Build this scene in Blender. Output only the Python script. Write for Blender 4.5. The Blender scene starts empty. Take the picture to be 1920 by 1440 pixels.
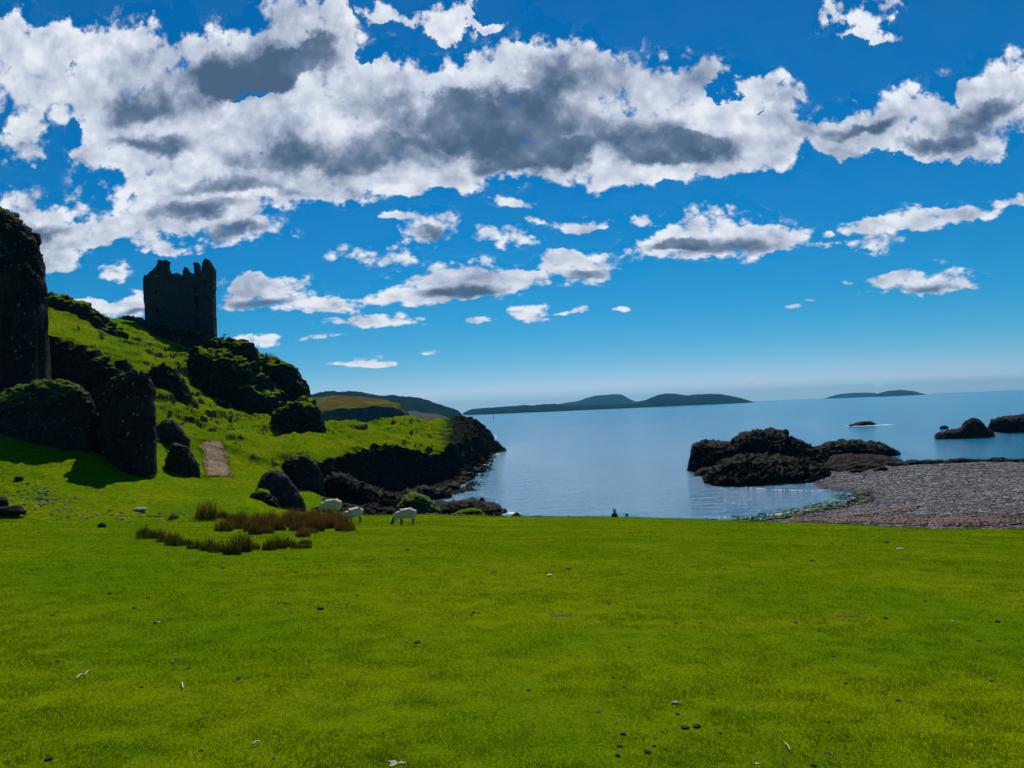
import bpy, bmesh, math, random
import numpy as np
from mathutils import Vector, Matrix, Euler
from mathutils.bvhtree import BVHTree

random.seed(11); rng = np.random.default_rng(7)
S = bpy.context.scene
COL = S.collection

# ------------------------------------------------------------------ camera
EYE = 10.0                      # eye height above the sea (sea at z = 0)
F = 1450.0                      # focal length in pixels of the 1920 px wide photograph
ROLL, PITCH = math.radians(-2.46), math.radians(2.02)
cam_d = bpy.data.cameras.new('camera'); cam = bpy.data.objects.new('camera', cam_d); COL.objects.link(cam)
cam_d.sensor_width = 36; cam_d.lens = 36 * F / 1920
cam_d.clip_start = 0.1; cam_d.clip_end = 60000
CM = Euler((math.pi / 2 + PITCH, 0, 0)).to_matrix() @ Matrix.Rotation(ROLL, 3, 'Z')
cam.matrix_world = Matrix.Translation((0, 0, EYE)) @ CM.to_4x4()
S.camera = cam
CMN = np.array(CM)

def direc(px, py):
    d = CM @ Vector(((px - 960) / F, (720 - py) / F, -1.0))
    return d / d.y
def W(px, py, D):
    d = direc(px, py); return Vector((d.x * D, D, EYE + d.z * D))
def WZ(px, py, z):
    d = direc(px, py); D = (z - EYE) / d.z; return Vector((d.x * D, D, z))

# ------------------------------------------------------------------ light
SUN_EL, SUN_AZ = math.radians(50), math.radians(3)      # azimuth from +y towards +x
sd = Vector((math.sin(SUN_AZ) * math.cos(SUN_EL), math.cos(SUN_AZ) * math.cos(SUN_EL), math.sin(SUN_EL)))
sl = bpy.data.lights.new('sun', 'SUN'); sl.energy = 4.0; sl.angle = math.radians(0.5); sl.color = (1.0, 0.95, 0.86)
so = bpy.data.objects.new('sun', sl); COL.objects.link(so); so.rotation_euler = sd.to_track_quat('Z', 'Y').to_euler()
S.view_settings.view_transform = 'Standard'; S.view_settings.look = 'None'
S.view_settings.exposure = 0.0; S.view_settings.gamma = 1.0
S.cycles.max_bounces = 5; S.cycles.diffuse_bounces = 2; S.cycles.glossy_bounces = 2
S.cycles.transmission_bounces = 2; S.cycles.volume_bounces = 0; S.cycles.transparent_max_bounces = 4
S.cycles.sample_clamp_indirect = 4.0

# ------------------------------------------------------------------ node helpers
class NT:
    def __init__(s, nt): s.nt = nt; s.n = nt.nodes; s.l = nt.links
    def new(s, t, **k):
        n = s.n.new(t)
        for a, b in k.items(): setattr(n, a, b)
        return n
    def put(s, sock, v):
        if v is None: return
        if hasattr(v, 'is_linked'): s.l.new(v, sock)
        elif isinstance(v, (tuple, list)) and len(v) == 3 and len(sock.default_value) == 4: sock.default_value = (*v, 1)
        else: sock.default_value = v
    def m(s, op, a, b=None, c=None, clamp=False):
        n = s.new('ShaderNodeMath', operation=op, use_clamp=clamp)
        for i, v in enumerate((a, b, c)): s.put(n.inputs[i], v)
        return n.outputs[0]
    def v(s, op, a, b=None, c=None):
        n = s.new('ShaderNodeVectorMath', operation=op)
        for i, v in enumerate((a, b, c)): s.put(n.inputs[i], v)
        return n.outputs['Value' if op in ('DOT_PRODUCT', 'LENGTH', 'DISTANCE') else 'Vector']
    def noise(s, vec, scale, detail=4, rough=.5, dist=0, out='Fac', dims='3D'):
        n = s.new('ShaderNodeTexNoise', noise_dimensions=dims)
        s.put(n.inputs['Vector'], vec); n.inputs['Scale'].default_value = scale
        n.inputs['Detail'].default_value = detail; n.inputs['Roughness'].default_value = rough
        n.inputs['Distortion'].default_value = dist
        return n.outputs[out]
    def vor(s, vec, scale, feature='F1', out='Distance', rand=1):
        n = s.new('ShaderNodeTexVoronoi', feature=feature)
        s.put(n.inputs['Vector'], vec); n.inputs['Scale'].default_value = scale; n.inputs['Randomness'].default_value = rand
        return n.outputs[out]
    def ss(s, x, a, b):
        n = s.new('ShaderNodeMapRange', interpolation_type='SMOOTHSTEP')
        s.put(n.inputs['Value'], x); s.put(n.inputs['From Min'], a); s.put(n.inputs['From Max'], b)
        return n.outputs['Result']
    def lin(s, x, a, b, c, d):
        n = s.new('ShaderNodeMapRange'); s.put(n.inputs['Value'], x)
        for k, v in zip(('From Min', 'From Max', 'To Min', 'To Max'), (a, b, c, d)): n.inputs[k].default_value = v
        return n.outputs['Result']
    def mix(s, f, a, b):
        n = s.new('ShaderNodeMix', data_type='RGBA')
        s.put(n.inputs[0], f); s.put(n.inputs[6], a); s.put(n.inputs[7], b)
        return n.outputs[2]
    def ramp(s, x, stops):
        n = s.new('ShaderNodeValToRGB'); s.put(n.inputs[0], x)
        e = n.color_ramp.elements
        while len(e) < len(stops): e.new(.5)
        for k, (p, c) in zip(e, stops): k.position = p; k.color = (*c, 1)
        return n.outputs[0]
    def bump(s, h, strength=.5, dist=.1, normal=None):
        n = s.new('ShaderNodeBump'); s.put(n.inputs['Height'], h); n.inputs['Strength'].default_value = strength
        n.inputs['Distance'].default_value = dist; s.put(n.inputs['Normal'], normal)
        return n.outputs[0]

# ------------------------------------------------------------------ world: Nishita sky with cumulus
world = bpy.data.worlds.new('World'); S.world = world; world.use_nodes = True
t = NT(world.node_tree); t.n.clear()
SKY = 0.10
sky = t.new('ShaderNodeTexSky', sky_type='NISHITA', sun_disc=False)
sky.sun_elevation = SUN_EL; sky.sun_rotation = SUN_AZ
sky.altitude = 0; sky.air_density = 1.0; sky.dust_density = 0.0; sky.ozone_density = 3.0
tc = t.new('ShaderNodeTexCoord')
sx = t.new('ShaderNodeSeparateXYZ'); t.l.new(tc.outputs['Generated'], sx.inputs[0])
X, Y, Z = sx.outputs
ya = t.m('MAXIMUM', t.m('ABSOLUTE', Y), 0.15)
u = t.m('DIVIDE', X, ya); vv = t.m('MAXIMUM', t.m('DIVIDE', Z, ya), -0.05)
vp = t.m('ADD', vv, 0.14)
q = t.new('ShaderNodeCombineXYZ'); t.l.new(t.m('MULTIPLY', u, 3.4), q.inputs[0]); t.l.new(t.m('MULTIPLY', t.m('LOGARITHM', vp, 2.718), 1.8), q.inputs[1])
Q = q.outputs[0]
warp = t.noise(Q, 2.3, 8, .6, out='Color')
warp = t.v('SUBTRACT', warp, (.5, .5, .5))
amp = t.m('MULTIPLY', t.m('MULTIPLY', vp, vp), .62)
ws = t.new('ShaderNodeVectorMath', operation='SCALE'); t.l.new(warp, ws.inputs[0]); t.l.new(amp, ws.inputs[3])
sw = t.new('ShaderNodeSeparateXYZ'); t.l.new(ws.outputs[0], sw.inputs[0])
u2 = t.m('ADD', u, sw.outputs[0]); v2 = t.m('ADD', vv, sw.outputs[1])
def splat(x):
    c = t.new('ShaderNodeCombineXYZ')
    for i in range(3): t.l.new(x, c.inputs[i])
    return c.outputs[0]
U3, V3 = splat(u2), splat(v2)
def field(blobs, flat=1.7):
    out = None
    while len(blobs) % 3: blobs.append((960, -9000, 10, 10, 0))
    for i in range(0, len(blobs), 3):
        su, ou, sv, ov, w = [], [], [], [], []
        for px, py, rx, ry, wt in blobs[i:i + 3]:
            d = direc(px, py)
            su.append(F / rx); ou.append(-d.x * F / rx); sv.append(F / ry); ov.append(-d.z * F / ry); w.append(-wt)
        a = t.v('MULTIPLY_ADD', U3, tuple(su), tuple(ou))
        b = t.v('MULTIPLY_ADD', V3, tuple(sv), tuple(ov))
        if flat != 1: b = t.v('MAXIMUM', b, t.v('MULTIPLY', b, (-flat,) * 3))
        c = t.v('MULTIPLY_ADD', a, a, (-1, -1, -1))
        c = t.v('MULTIPLY_ADD', b, b, c)
        c = t.v('MINIMUM', c, (0, 0, 0))
        s_ = t.v('DOT_PRODUCT', c, tuple(w))
        out = s_ if out is None else t.m('ADD', out, s_)
    return out
CL = """40 130 150 120|190 75 170 80|330 130 150 90|500 75 130 70|590 120 110 80|15 265 45 55|250 200 120 80|430 190 170 90
630 190 110 80|330 300 170 80|260 270 90 70|500 290 180 80|650 280 150 80|745 205 105 70|820 165 95 75|960 115 90 75|1050 135 105 70
880 235 150 100|1000 255 150 90|720 330 120 50|460 350 190 50|330 385 140 45|440 430 100 30|1110 225 160 110|1250 165 105 85
1350 180 100 80|1435 205 60 60|1260 280 190 70|1400 285 100 60|1130 320 140 40|840 340 90 35|60 405 110 45|115 450 90 35
215 435 110 30|310 465 80 14|90 500 60 22|215 507 32 16|1560 235 80 30|1645 195 85 40|1700 245 150 50|1800 220 120 75|1885 170 80 60
1860 260 100 40|1640 265 80 30|790 15 90 24|810 45 45 22|885 18 65 15|1620 5 75 28|1635 45 50 18|800 430 62 32|700 482 72 20|735 415 40 10
950 442 68 20|970 378 44 12|1012 402 24 13|1100 407 50 15|1190 413 28 17|1350 440 130 50|1260 465 90 24|1460 445 70 24|1545 462 26 9
1620 450 55 24|1610 420 40 20|1725 415 95 22|1830 395 80 20|1905 365 50 16|1080 505 88 32|1060 490 45 26|1725 532 110 24|1680 520 50 18
860 530 130 36|760 560 80 18|940 530 70 20|490 550 95 32|470 530 40 20|610 580 85 18|700 607 95 14|240 572 70 24|160 570 90 12
470 637 70 12|690 676 48 11|720 682 35 6|640 680 30 5|990 596 42 17|905 606 38 8|1075 590 38 5|1160 582 24 6|805 660 55 4|600 635 36 4
1405 717 22 8|1640 720 22 7|1485 579 17 4|1515 568 17 4|150 570 60 14|1590 525 16 5|1545 440 14 8"""
blobs = []
for ln in CL.split('\n'):
    for b in ln.split('|'):
        a = [float(k) for k in b.split()]; blobs.append((a[0], a[1] + a[3] * .16, a[2] * (1.42 if a[1] < 380 else 1.30), a[3] * (1.45 if a[1] < 380 else 1.68), 1.0 if a[3] > 9 else .8))
for h in ((140, 112, 34, 20), (495, 192, 40, 9), (1390, 165, 40, 24), (1425, 210, 50, 12), (150, 260, 40, 50), (640, 205, 40, 10), (700,120,30,30)):
    blobs.append((h[0], h[1], h[2], h[3], -1.15))
Fd = field(blobs)
DK = """450 115 150 48|540 145 110 45|290 190 95 45|930 215 120 70|1030 170 95 85|1160 265 190 55|830 235 110 55|1300 290 100 28
620 300 190 34|420 355 170 22|360 398 120 20|440 432 70 14|290 275 90 22|1360 462 110 18|860 545 100 14|1830 225 110 32|1620 235 70 18
1090 516 55 10|815 440 40 12|500 565 70 12|1730 540 70 10|480 160 90 34|980 300 120 34|60 420 80 18|1740 262 70 16|250 580 40 8|1250 465 60 10"""
dk = []
for ln in DK.split('\n'):
    for b in ln.split('|'):
        a = [float(k) for k in b.split()]; dk.append((a[0], a[1] + a[3] * .1, a[2] * 1.25, a[3] * 1.35, 1.0))
Gd = field(dk, 1.3)
nf = t.noise(Q, 4.2, 8, .55)
nf2 = t.noise(Q, 15.0, 8, .64)
nup = t.noise(t.v('ADD', Q, (.004, .050, 0)), 4.2, 5, .5)
nlo = t.noise(Q, 4.2, 5, .5)
n3 = t.noise(Q, 2.6, 7, .58, .2)
vn = t.new('ShaderNodeTexVoronoi', feature='F1'); t.l.new(t.v('ADD', Q, t.v('MULTIPLY', warp, (.10, .10, 0))), vn.inputs['Vector'])
vn.inputs['Scale'].default_value = 11.; vn.inputs['Detail'].default_value = 2.5; vn.inputs['Roughness'].default_value = .55
puff = t.m('SUBTRACT', .55, vn.outputs['Distance'])
Fc_ = t.m('MINIMUM', Fd, 1.25)
gate = t.ss(Fc_, 0, .30)
nz_ = t.m('MULTIPLY', t.m('SUBTRACT', nf, .5), t.lin(vv, .05, .4, 1.2, 2.3))
nz_ = t.m('ADD', nz_, t.m('MULTIPLY', t.m('SUBTRACT', nf2, .5), 1.1))
nz_ = t.m('ADD', nz_, t.m('MULTIPLY', t.m('SUBTRACT', puff, .04), .75))
dens = t.m('ADD', t.m('SUBTRACT', Fc_, -.08), t.m('MULTIPLY', nz_, gate))
mask = t.ss(dens, .05, .62)
mask = t.m('MULTIPLY', mask, t.ss(Z, 0.0, .02))
mask = t.m('MULTIPLY', mask, t.ss(Y, -.15, .25))
thick = t.m('ADD', t.m('POWER', t.m('MINIMUM', Gd, 1.0), 1.6), t.m('MULTIPLY', t.m('SUBTRACT', n3, .5), 1.4))
dark = t.ss(thick, -.12, 1.25)
relief = t.m('ADD', t.m('MULTIPLY', t.m('SUBTRACT', nlo, nup), 1.3), t.m('ADD', t.m('MULTIPLY', t.m('SUBTRACT', nf2, .5), .30), t.m('MULTIPLY', t.m('SUBTRACT', puff, .12), .30)))
L = t.m('ADD', t.m('SUBTRACT', .97, t.m('MULTIPLY', dark, .74)), relief)
L = t.m('SUBTRACT', L, t.m('MULTIPLY', t.ss(n3, .40, .66), .18))
L = t.m('ADD', L, t.m('MULTIPLY', t.m('SUBTRACT', 1.0, t.ss(dens, .3, 1.3)), .16))
ccol = t.ramp(L, [(0, (.07, .125, .215)), (.25, (.14, .205, .31)), (.50, (.30, .36, .49)), (.78, (.58, .64, .76)), (1, (.84, .88, .94))])
scl = t.new('ShaderNodeVectorMath', operation='SCALE'); t.l.new(ccol, scl.inputs[0]); scl.inputs[3].default_value = 1 / SKY
# the clear sky after rain is deeper and more saturated than the texture: a tone curve per channel
ssep = t.new('ShaderNodeSeparateColor'); t.l.new(sky.outputs[0], ssep.inputs[0])
R_ = t.m('MINIMUM', t.m('MULTIPLY', t.m('POWER', t.m('MULTIPLY', ssep.outputs[0], .1), 4.2), 7.2), 5.5)
G_ = t.m('MULTIPLY', t.m('POWER', t.m('MULTIPLY', ssep.outputs[1], .1), 1.12), 4.8)
G_ = t.m('ADD', G_, t.m('MULTIPLY', R_, .45))
B_ = t.m('ADD', t.m('MULTIPLY', ssep.outputs[2], .71), t.m('MULTIPLY', R_, .62))
scmb = t.new('ShaderNodeCombineColor'); t.l.new(R_, scmb.inputs[0]); t.l.new(G_, scmb.inputs[1]); t.l.new(B_, scmb.inputs[2])
fin = t.mix(mask, scmb.outputs[0], scl.outputs[0])
bg = t.new('ShaderNodeBackground'); t.l.new(fin, bg.inputs[0]); bg.inputs[1].default_value = SKY
wo = t.new('ShaderNodeOutputWorld'); t.l.new(bg.outputs[0], wo.inputs[0])
world.cycles.sampling_method = 'MANUAL'; world.cycles.sample_map_resolution = 256

# ------------------------------------------------------------------ numpy noise
def _h(ix, iy, iz, s):
    h = (ix * 374761393 + iy * 668265263 + iz * 2147483647 + s * 974711) & 0xFFFFFFFF
    h = ((h ^ (h >> 13)) * 1274126177) & 0xFFFFFFFF
    h = ((h ^ (h >> 16)) * 2246822519) & 0xFFFFFFFF
    return ((h ^ (h >> 15)) & 0xFFFFFF) / float(0xFFFFFF)
def vnoise(P, s=0):
    i = np.floor(P).astype(np.int64); f = P - i; f = f * f * f * (f * (f * 6 - 15) + 10)
    r = 0
    for dx in (0, 1):
        wx = f[:, 0] if dx else 1 - f[:, 0]
        for dy in (0, 1):
            wy = f[:, 1] if dy else 1 - f[:, 1]
            for dz in (0, 1):
                wz = f[:, 2] if dz else 1 - f[:, 2]
                r = r + wx * wy * wz * _h(i[:, 0] + dx, i[:, 1] + dy, i[:, 2] + dz, s)
    return r * 2 - 1
def fbm(P, sc=1., o=5, g=.5, s=0, ridge=False):
    r = 0; a = 1; n = 0
    for k in range(o):
        v = vnoise(P * sc + 17.3 * k, s + k)
        if ridge: v = 1 - 2 * np.abs(v)
        r = r + a * v; n += a; a *= g; sc *= 2.03
    return r / n
def worley(P, sc=1., s=0):
    P = P * sc; i = np.floor(P).astype(np.int64); best = np.full(len(P), 9.); sec = np.full(len(P), 9.)
    for dx in (-1, 0, 1):
        for dy in (-1, 0, 1):
            for dz in (-1, 0, 1):
                c = i + (dx, dy, dz)
                q = np.stack([c[:, k] + _h(c[:, 0], c[:, 1], c[:, 2], s + 31 * k) for k in range(3)], 1)
                d = ((P - q) ** 2).sum(1)
                sec = np.minimum(sec, np.maximum(best, d)); best = np.minimum(best, d)
    return np.sqrt(best), np.sqrt(sec)

# ------------------------------------------------------------------ mesh helpers
def tag(o, label=None, cat=None, group=None, kind=None):
    if label: o['label'] = label
    if cat: o['category'] = cat
    if group: o['group'] = group
    if kind: o['kind'] = kind
    return o
def mesh_obj(name, V, Fc, mat, parent=None, smooth=True):
    me = bpy.data.meshes.new(name)
    V = np.asarray(V, dtype=np.float32); Fc = np.asarray(Fc, dtype=np.int32)
    k = Fc.shape[1]
    me.vertices.add(len(V)); me.vertices.foreach_set('co', V.ravel())
    me.loops.add(Fc.size); me.loops.foreach_set('vertex_index', Fc.ravel())
    me.polygons.add(len(Fc)); me.polygons.foreach_set('loop_start', np.arange(0, Fc.size, k, dtype=np.int32))
    me.polygons.foreach_set('use_smooth', np.full(len(Fc), smooth))
    me.update(calc_edges=True); me.validate()
    o = bpy.data.objects.new(name, me); COL.objects.link(o)
    if mat: me.materials.append(mat)
    if parent: o.parent = parent
    return o
def grid_faces(R, C, flip=False, wrap=False):
    i, j = np.meshgrid(np.arange(R - 1), np.arange(C - 1), indexing='ij')
    a = (i * C + j).ravel(); f = np.stack([a, a + 1, a + C + 1, a + C], 1)
    return f[:, ::-1] if flip else f
def empty(name, loc, rz=0):
    o = bpy.data.objects.new(name, None); COL.objects.link(o); o.location = loc; o.rotation_euler = (0, 0, rz); o.empty_display_size = .2
    return o
def smooth1(A, k, axis):
    if k < 1: return A
    x = np.arange(-3 * k, 3 * k + 1); w = np.exp(-x * x / (2. * k * k)); w /= w.sum()
    P = np.pad(A, [(3 * k, 3 * k) if i == axis else (0, 0) for i in range(A.ndim)], mode='edge')
    out = 0
    n = A.shape[axis]
    for i, wi in enumerate(w):
        out = out + wi * np.take(P, np.arange(i, i + n), axis=axis)
    return out

# ------------------------------------------------------------------ materials
def pmat(name):  # a rough dielectric surface
    m = bpy.data.materials.new(name); m.use_nodes = True; t = NT(m.node_tree)
    b = t.n['Principled BSDF']; b.inputs['Roughness'].default_value = .9
    b.inputs['Specular IOR Level'].default_value = .25
    return m, t, b
def coords(t):
    g = t.new('ShaderNodeNewGeometry'); return g.outputs['Position'], g.outputs['Normal']
def nz(t, N):
    s = t.new('ShaderNodeSeparateXYZ'); t.l.new(N, s.inputs[0]); return s.outputs[2]
def grass_col(t, P, fine=30., dry=.25):
    a = t.noise(P, .22, 5, .6); b = t.noise(P, 2.2, 5, .65); c = t.noise(P, fine, 4, .7)
    col = t.mix(t.ss(a, .35, .65), (.115, .205, .002), (.19, .25, .002))
    col = t.mix(t.m('MULTIPLY', t.ss(b, .45, .75), .55), col, (.045, .105, .003))
    col = t.mix(t.m('MULTIPLY', t.ss(b, .30, .18), dry), col, (.17, .17, .012))
    col = t.mix(t.m('MULTIPLY', t.ss(c, .35, .72), .62), col, (.020, .045, .002))
    col = t.mix(t.m('MULTIPLY', t.ss(c, .42, .25), .5), col, (.20, .27, .010))
    return col, a, b, c
def terrain_mat(name, rock=(.030, .031, .033), lo=.60, hi=.80, fine=5., brown=0., gbump=.5, patchy=0., shore=False, speck=.55, rocktint=(.075, .07, .065), nsc=1.):
    m, t, b = pmat(name); P, N = coords(t)
    g, a, bb, c = grass_col(t, P, fine, .35)
    if brown: g = t.mix(t.m('MULTIPLY', t.ss(t.noise(P, .35 * nsc, 5, .6), .36, .52), brown), g, (.11, .062, .014))
    n = t.noise(P, .8 * nsc, 6, .65)
    b.inputs['Specular IOR Level'].default_value = 0
    k = t.m('ADD', nz(t, N), t.m('MULTIPLY', t.m('SUBTRACT', n, .5), speck))
    if patchy: k = t.m('SUBTRACT', k, t.m('MULTIPLY', t.ss(t.noise(P, .12, 5, .6), .5, .7), patchy))
    f = t.ss(k, lo, hi)
    if shore:
        sp3 = t.new('ShaderNodeSeparateXYZ'); t.l.new(P, sp3.inputs[0]); nn_ = t.m('MULTIPLY', t.m('SUBTRACT', t.noise(P, .25, 5, .65), .5), 9.)
        f = t.m('MULTIPLY', f, t.ss(t.m('ADD', sp3.outputs[2], t.m('MULTIPLY', nn_, .25)), 1.3, 2.3))
        tipm = t.m('ADD', t.m('ADD', sp3.outputs[0], t.m('MULTIPLY', sp3.outputs[1], .088)), nn_)
        tipm = t.m('MULTIPLY', t.ss(tipm, -1.5, 1.5), t.ss(sp3.outputs[1], 92, 98))
        f = t.m('MULTIPLY', f, t.m('SUBTRACT', 1.0, tipm))
    rn = t.noise(P, 1.7 * nsc, 8, .7)
    rk = t.mix(t.ss(rn, .45, .72), rock, rocktint)
    rk = t.mix(t.m('MULTIPLY', t.ss(t.noise(P, .9 * nsc, 4, .6), .5, .68), .55), rk, (.025, .042, .006))
    sp = t.vor(P, 2.6 * nsc)
    rk = t.mix(t.m('MULTIPLY', t.ss(sp, .24, .12), .45), rk, (.17, .17, .165))
    t.l.new(t.mix(f, rk, g), b.inputs['Base Color'])
    h = t.m('ADD', t.m('MULTIPLY', c, .12), t.m('MULTIPLY', bb, .35))
    h2 = t.m('MULTIPLY', t.m('ADD', rn, t.m('MULTIPLY', sp, .4)), 1.0)
    hm = t.new('ShaderNodeMix', data_type='FLOAT'); t.put(hm.inputs[0], f); t.put(hm.inputs[2], h2); t.put(hm.inputs[3], h)
    t.l.new(t.bump(hm.outputs[0], gbump, .6 / nsc), b.inputs['Normal'])
    return m
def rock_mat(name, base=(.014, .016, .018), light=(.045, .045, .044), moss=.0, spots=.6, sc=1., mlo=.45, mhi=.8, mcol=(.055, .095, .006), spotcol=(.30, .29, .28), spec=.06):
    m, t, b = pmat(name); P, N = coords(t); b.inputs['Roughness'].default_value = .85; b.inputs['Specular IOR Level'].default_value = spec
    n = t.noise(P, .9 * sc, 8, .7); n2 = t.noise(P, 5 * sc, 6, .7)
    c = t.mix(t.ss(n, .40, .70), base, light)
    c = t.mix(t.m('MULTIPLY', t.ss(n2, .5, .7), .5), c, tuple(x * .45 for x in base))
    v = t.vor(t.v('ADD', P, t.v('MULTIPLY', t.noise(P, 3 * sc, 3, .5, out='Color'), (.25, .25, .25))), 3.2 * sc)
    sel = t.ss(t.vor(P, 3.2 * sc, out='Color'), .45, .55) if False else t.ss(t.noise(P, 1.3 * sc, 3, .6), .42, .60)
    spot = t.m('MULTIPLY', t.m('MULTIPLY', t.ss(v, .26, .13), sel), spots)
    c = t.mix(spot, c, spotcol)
    if moss:
        k = t.m('ADD', nz(t, N), t.m('MULTIPLY', t.m('SUBTRACT', n, .5), .9))
        f = t.m('MULTIPLY', t.ss(k, mlo, mhi), moss)
        c = t.mix(f, c, t.mix(t.ss(n2, .35, .65), mcol, (mcol[0] * 1.9, mcol[1] * 1.6, mcol[2])))
    t.l.new(c, b.inputs['Base Color'])
    h = t.m('ADD', t.m('MULTIPLY', n, .8), t.m('ADD', t.m('MULTIPLY', n2, .25), t.m('MULTIPLY', t.m('MINIMUM', v, .3), -.5)))
    t.l.new(t.bump(h, .8, .5 / sc), b.inputs['Normal'])
    return m
M = {}
M['hill'] = terrain_mat('hill_grass_and_rock', rock=(.014, .016, .013), rocktint=(.028, .026, .024), lo=.62, hi=.80, fine=3.5, patchy=.10, shore=True)
M['far_hill'] = terrain_mat('far_headland', rock=(.014, .018, .022), rocktint=(.035, .04, .04), lo=.55, hi=.85, fine=.6, brown=.95, nsc=.12, gbump=.5)
M['island'] = rock_mat('island_moor', base=(.006, .014, .014), light=(.022, .034, .022), spots=0, sc=.02, spec=0)
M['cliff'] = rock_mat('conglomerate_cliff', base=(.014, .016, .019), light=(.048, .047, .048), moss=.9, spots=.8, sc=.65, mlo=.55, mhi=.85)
M['mossrock'] = rock_mat('mossy_crag', moss=1., spots=.5, mlo=.42, mhi=.72, mcol=(.055, .105, .004))
M['grasscrag'] = terrain_mat('grassy_crag', rock=(.013, .016, .016), rocktint=(.044, .046, .042), lo=.62, hi=.80, fine=4., speck=.28)
M['boulder'] = rock_mat('lichened_boulder', base=(.018, .021, .020), light=(.06, .063, .058), moss=.5, spots=.5, sc=2.2, mlo=.75, mhi=1.1)
M['searock'] = rock_mat('black_shore_rock', base=(.006, .006, .007), light=(.019, .016, .015), moss=.22, spots=.10, sc=1., mlo=.75, mhi=1.05, mcol=(.05, .06, .01))
M['searock'].node_tree.nodes['Principled BSDF'].inputs['Roughness'].default_value = .75
M['redrock'] = rock_mat('weedy_brown_rock', base=(.022, .014, .011), light=(.06, .038, .028), spots=.2, sc=1.)
M['stone'] = rock_mat('grey_stone', base=(.10, .10, .10), light=(.24, .23, .22), spots=.3, sc=4.)
M['darkstone'] = rock_mat('dark_stone', base=(.018, .018, .018), light=(.045, .043, .042), spots=.15, sc=4.)
m, t, b = pmat('meadow_turf'); P, N = coords(t); b.inputs['Specular IOR Level'].default_value = 0
g, a_, b_, c_ = grass_col(t, P, 42., .30)
n7 = t.noise(P, 9., 5, .7)
g = t.mix(t.m('MULTIPLY', t.ss(n7, .56, .70), .5), g, (.03, .06, .002))
t.l.new(g, b.inputs['Base Color'])
h = t.m('ADD', t.m('MULTIPLY', c_, .5), n7)
t.l.new(t.bump(h, .55, .06), b.inputs['Normal']); M['meadow'] = m
# beach
m, t, b = pmat('shingle'); P, N = coords(t)
v = t.vor(P, 3.2); vc = t.vor(P, 3.2, out='Color'); n = t.noise(P, .35, 5, .6)
sv = t.new('ShaderNodeSeparateColor'); t.l.new(vc, sv.inputs[0])
c = t.ramp(sv.outputs[0], [(0, (.07, .064, .06)), (.45, (.23, .205, .195)), (.8, (.38, .345, .33)), (1, (.55, .52, .50))])
c = t.mix(t.m('MULTIPLY', t.ss(v, .35, .6), .8), c, (.03, .027, .026))
c = t.mix(t.m('MULTIPLY', t.ss(n, .52, .68), .6), c, (.07, .06, .057))
sz = t.new('ShaderNodeSeparateXYZ'); t.l.new(P, sz.inputs[0])
bd = t.noise(t.v('MULTIPLY', P, (.12, .5, 3.)), .6, 4, .6); c = t.mix(t.m('MULTIPLY', t.ss(bd, .48, .62), .5), c, (.05, .043, .04))
c = t.mix(t.ss(sz.outputs[2], .28, .05), c, (.035, .032, .030))
t.l.new(c, b.inputs['Base Color']); t.l.new(t.bump(t.m('MULTIPLY', v, -1.), .9, .3), b.inputs['Normal']); M['beach'] = m
# path
m, t, b = pmat('gravel_path'); P, N = coords(t)
v = t.vor(P, 7.); vc = t.vor(P, 7., out='Color'); sv = t.new('ShaderNodeSeparateColor'); t.l.new(vc, sv.inputs[0])
c = t.ramp(sv.outputs[0], [(0, (.09, .055, .028)), (.6, (.22, .14, .078)), (1, (.36, .25, .155))])
t.l.new(t.mix(t.m('MULTIPLY', t.ss(t.noise(P, 1.1, 4, .6), .5, .7), .5), c, (.10, .12, .012)), b.inputs['Base Color'])
t.l.new(t.bump(v, .9, .1), b.inputs['Normal']); M['path'] = m
# sea
m, t, b = pmat('sea_water'); P, N = coords(t)
b.inputs['Base Color'].default_value = (.008, .19, .34, 1); b.inputs['Roughness'].default_value = .12
b.inputs['IOR'].default_value = 1.333; b.inputs['Specular IOR Level'].default_value = .5
Pw = t.v('MULTIPLY', P, (.75, 1.0, 1)); 
w1 = t.noise(Pw, 2.2, 6, .62, .6); w2 = t.noise(t.v('MULTIPLY', P, (.5, 1.2, 1)), .33, 4, .55, .4)
h = t.m('ADD', t.m('MULTIPLY', w1, .42), t.m('MULTIPLY', w2, 1.0))
calm = t.lin(t.noise(t.v('MULTIPLY', P, (.25, 1, 1)), .02, 4, .6), .35, .65, .75, 1.0)
bn = t.new('ShaderNodeBump'); t.l.new(h, bn.inputs['Height']); t.l.new(calm, bn.inputs['Strength']); bn.inputs['Distance'].default_value = .55
t.l.new(bn.outputs[0], b.inputs['Normal']); M['sea'] = m
def flat(name, col, rough=.8, var=.3, sc=6.):
    m, t, b = pmat(name); P, N = coords(t)
    n = t.noise(P, sc, 4, .6)
    t.l.new(t.mix(n, tuple(x * (1 - var) for x in col), tuple(min(1, x * (1 + var)) for x in col)), b.inputs['Base Color'])
    t.l.new(t.bump(n, .3, .05), b.inputs['Normal'])
    b.inputs['Roughness'].default_value = rough; return m
M['wool'] = flat('cream_wool', (.66, .54, .36), .95, .22, 14)
M['sheepdark'] = flat('sheep_face_and_legs', (.10, .085, .07), .9, .3)
M['dung'] = flat('dark_dung', (.014, .012, .008), .8, .5, 30)
M['bone'] = flat('bleached_twig', (.62, .56, .44), .7, .15)
M['pale'] = flat('pale_stone', (.34, .31, .24), .8, .25, 20)
M['soil'] = flat('bare_soil', (.10, .065, .03), .95, .5, 20)
M['weed'] = flat('brown_seaweed', (.085, .030, .012), .6, .6, 3)
M['algae'] = flat('green_algae', (.10, .17, .02), .6, .5, 3)
M['foam'] = flat('sea_foam', (.80, .82, .84), .7, .1)
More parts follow.
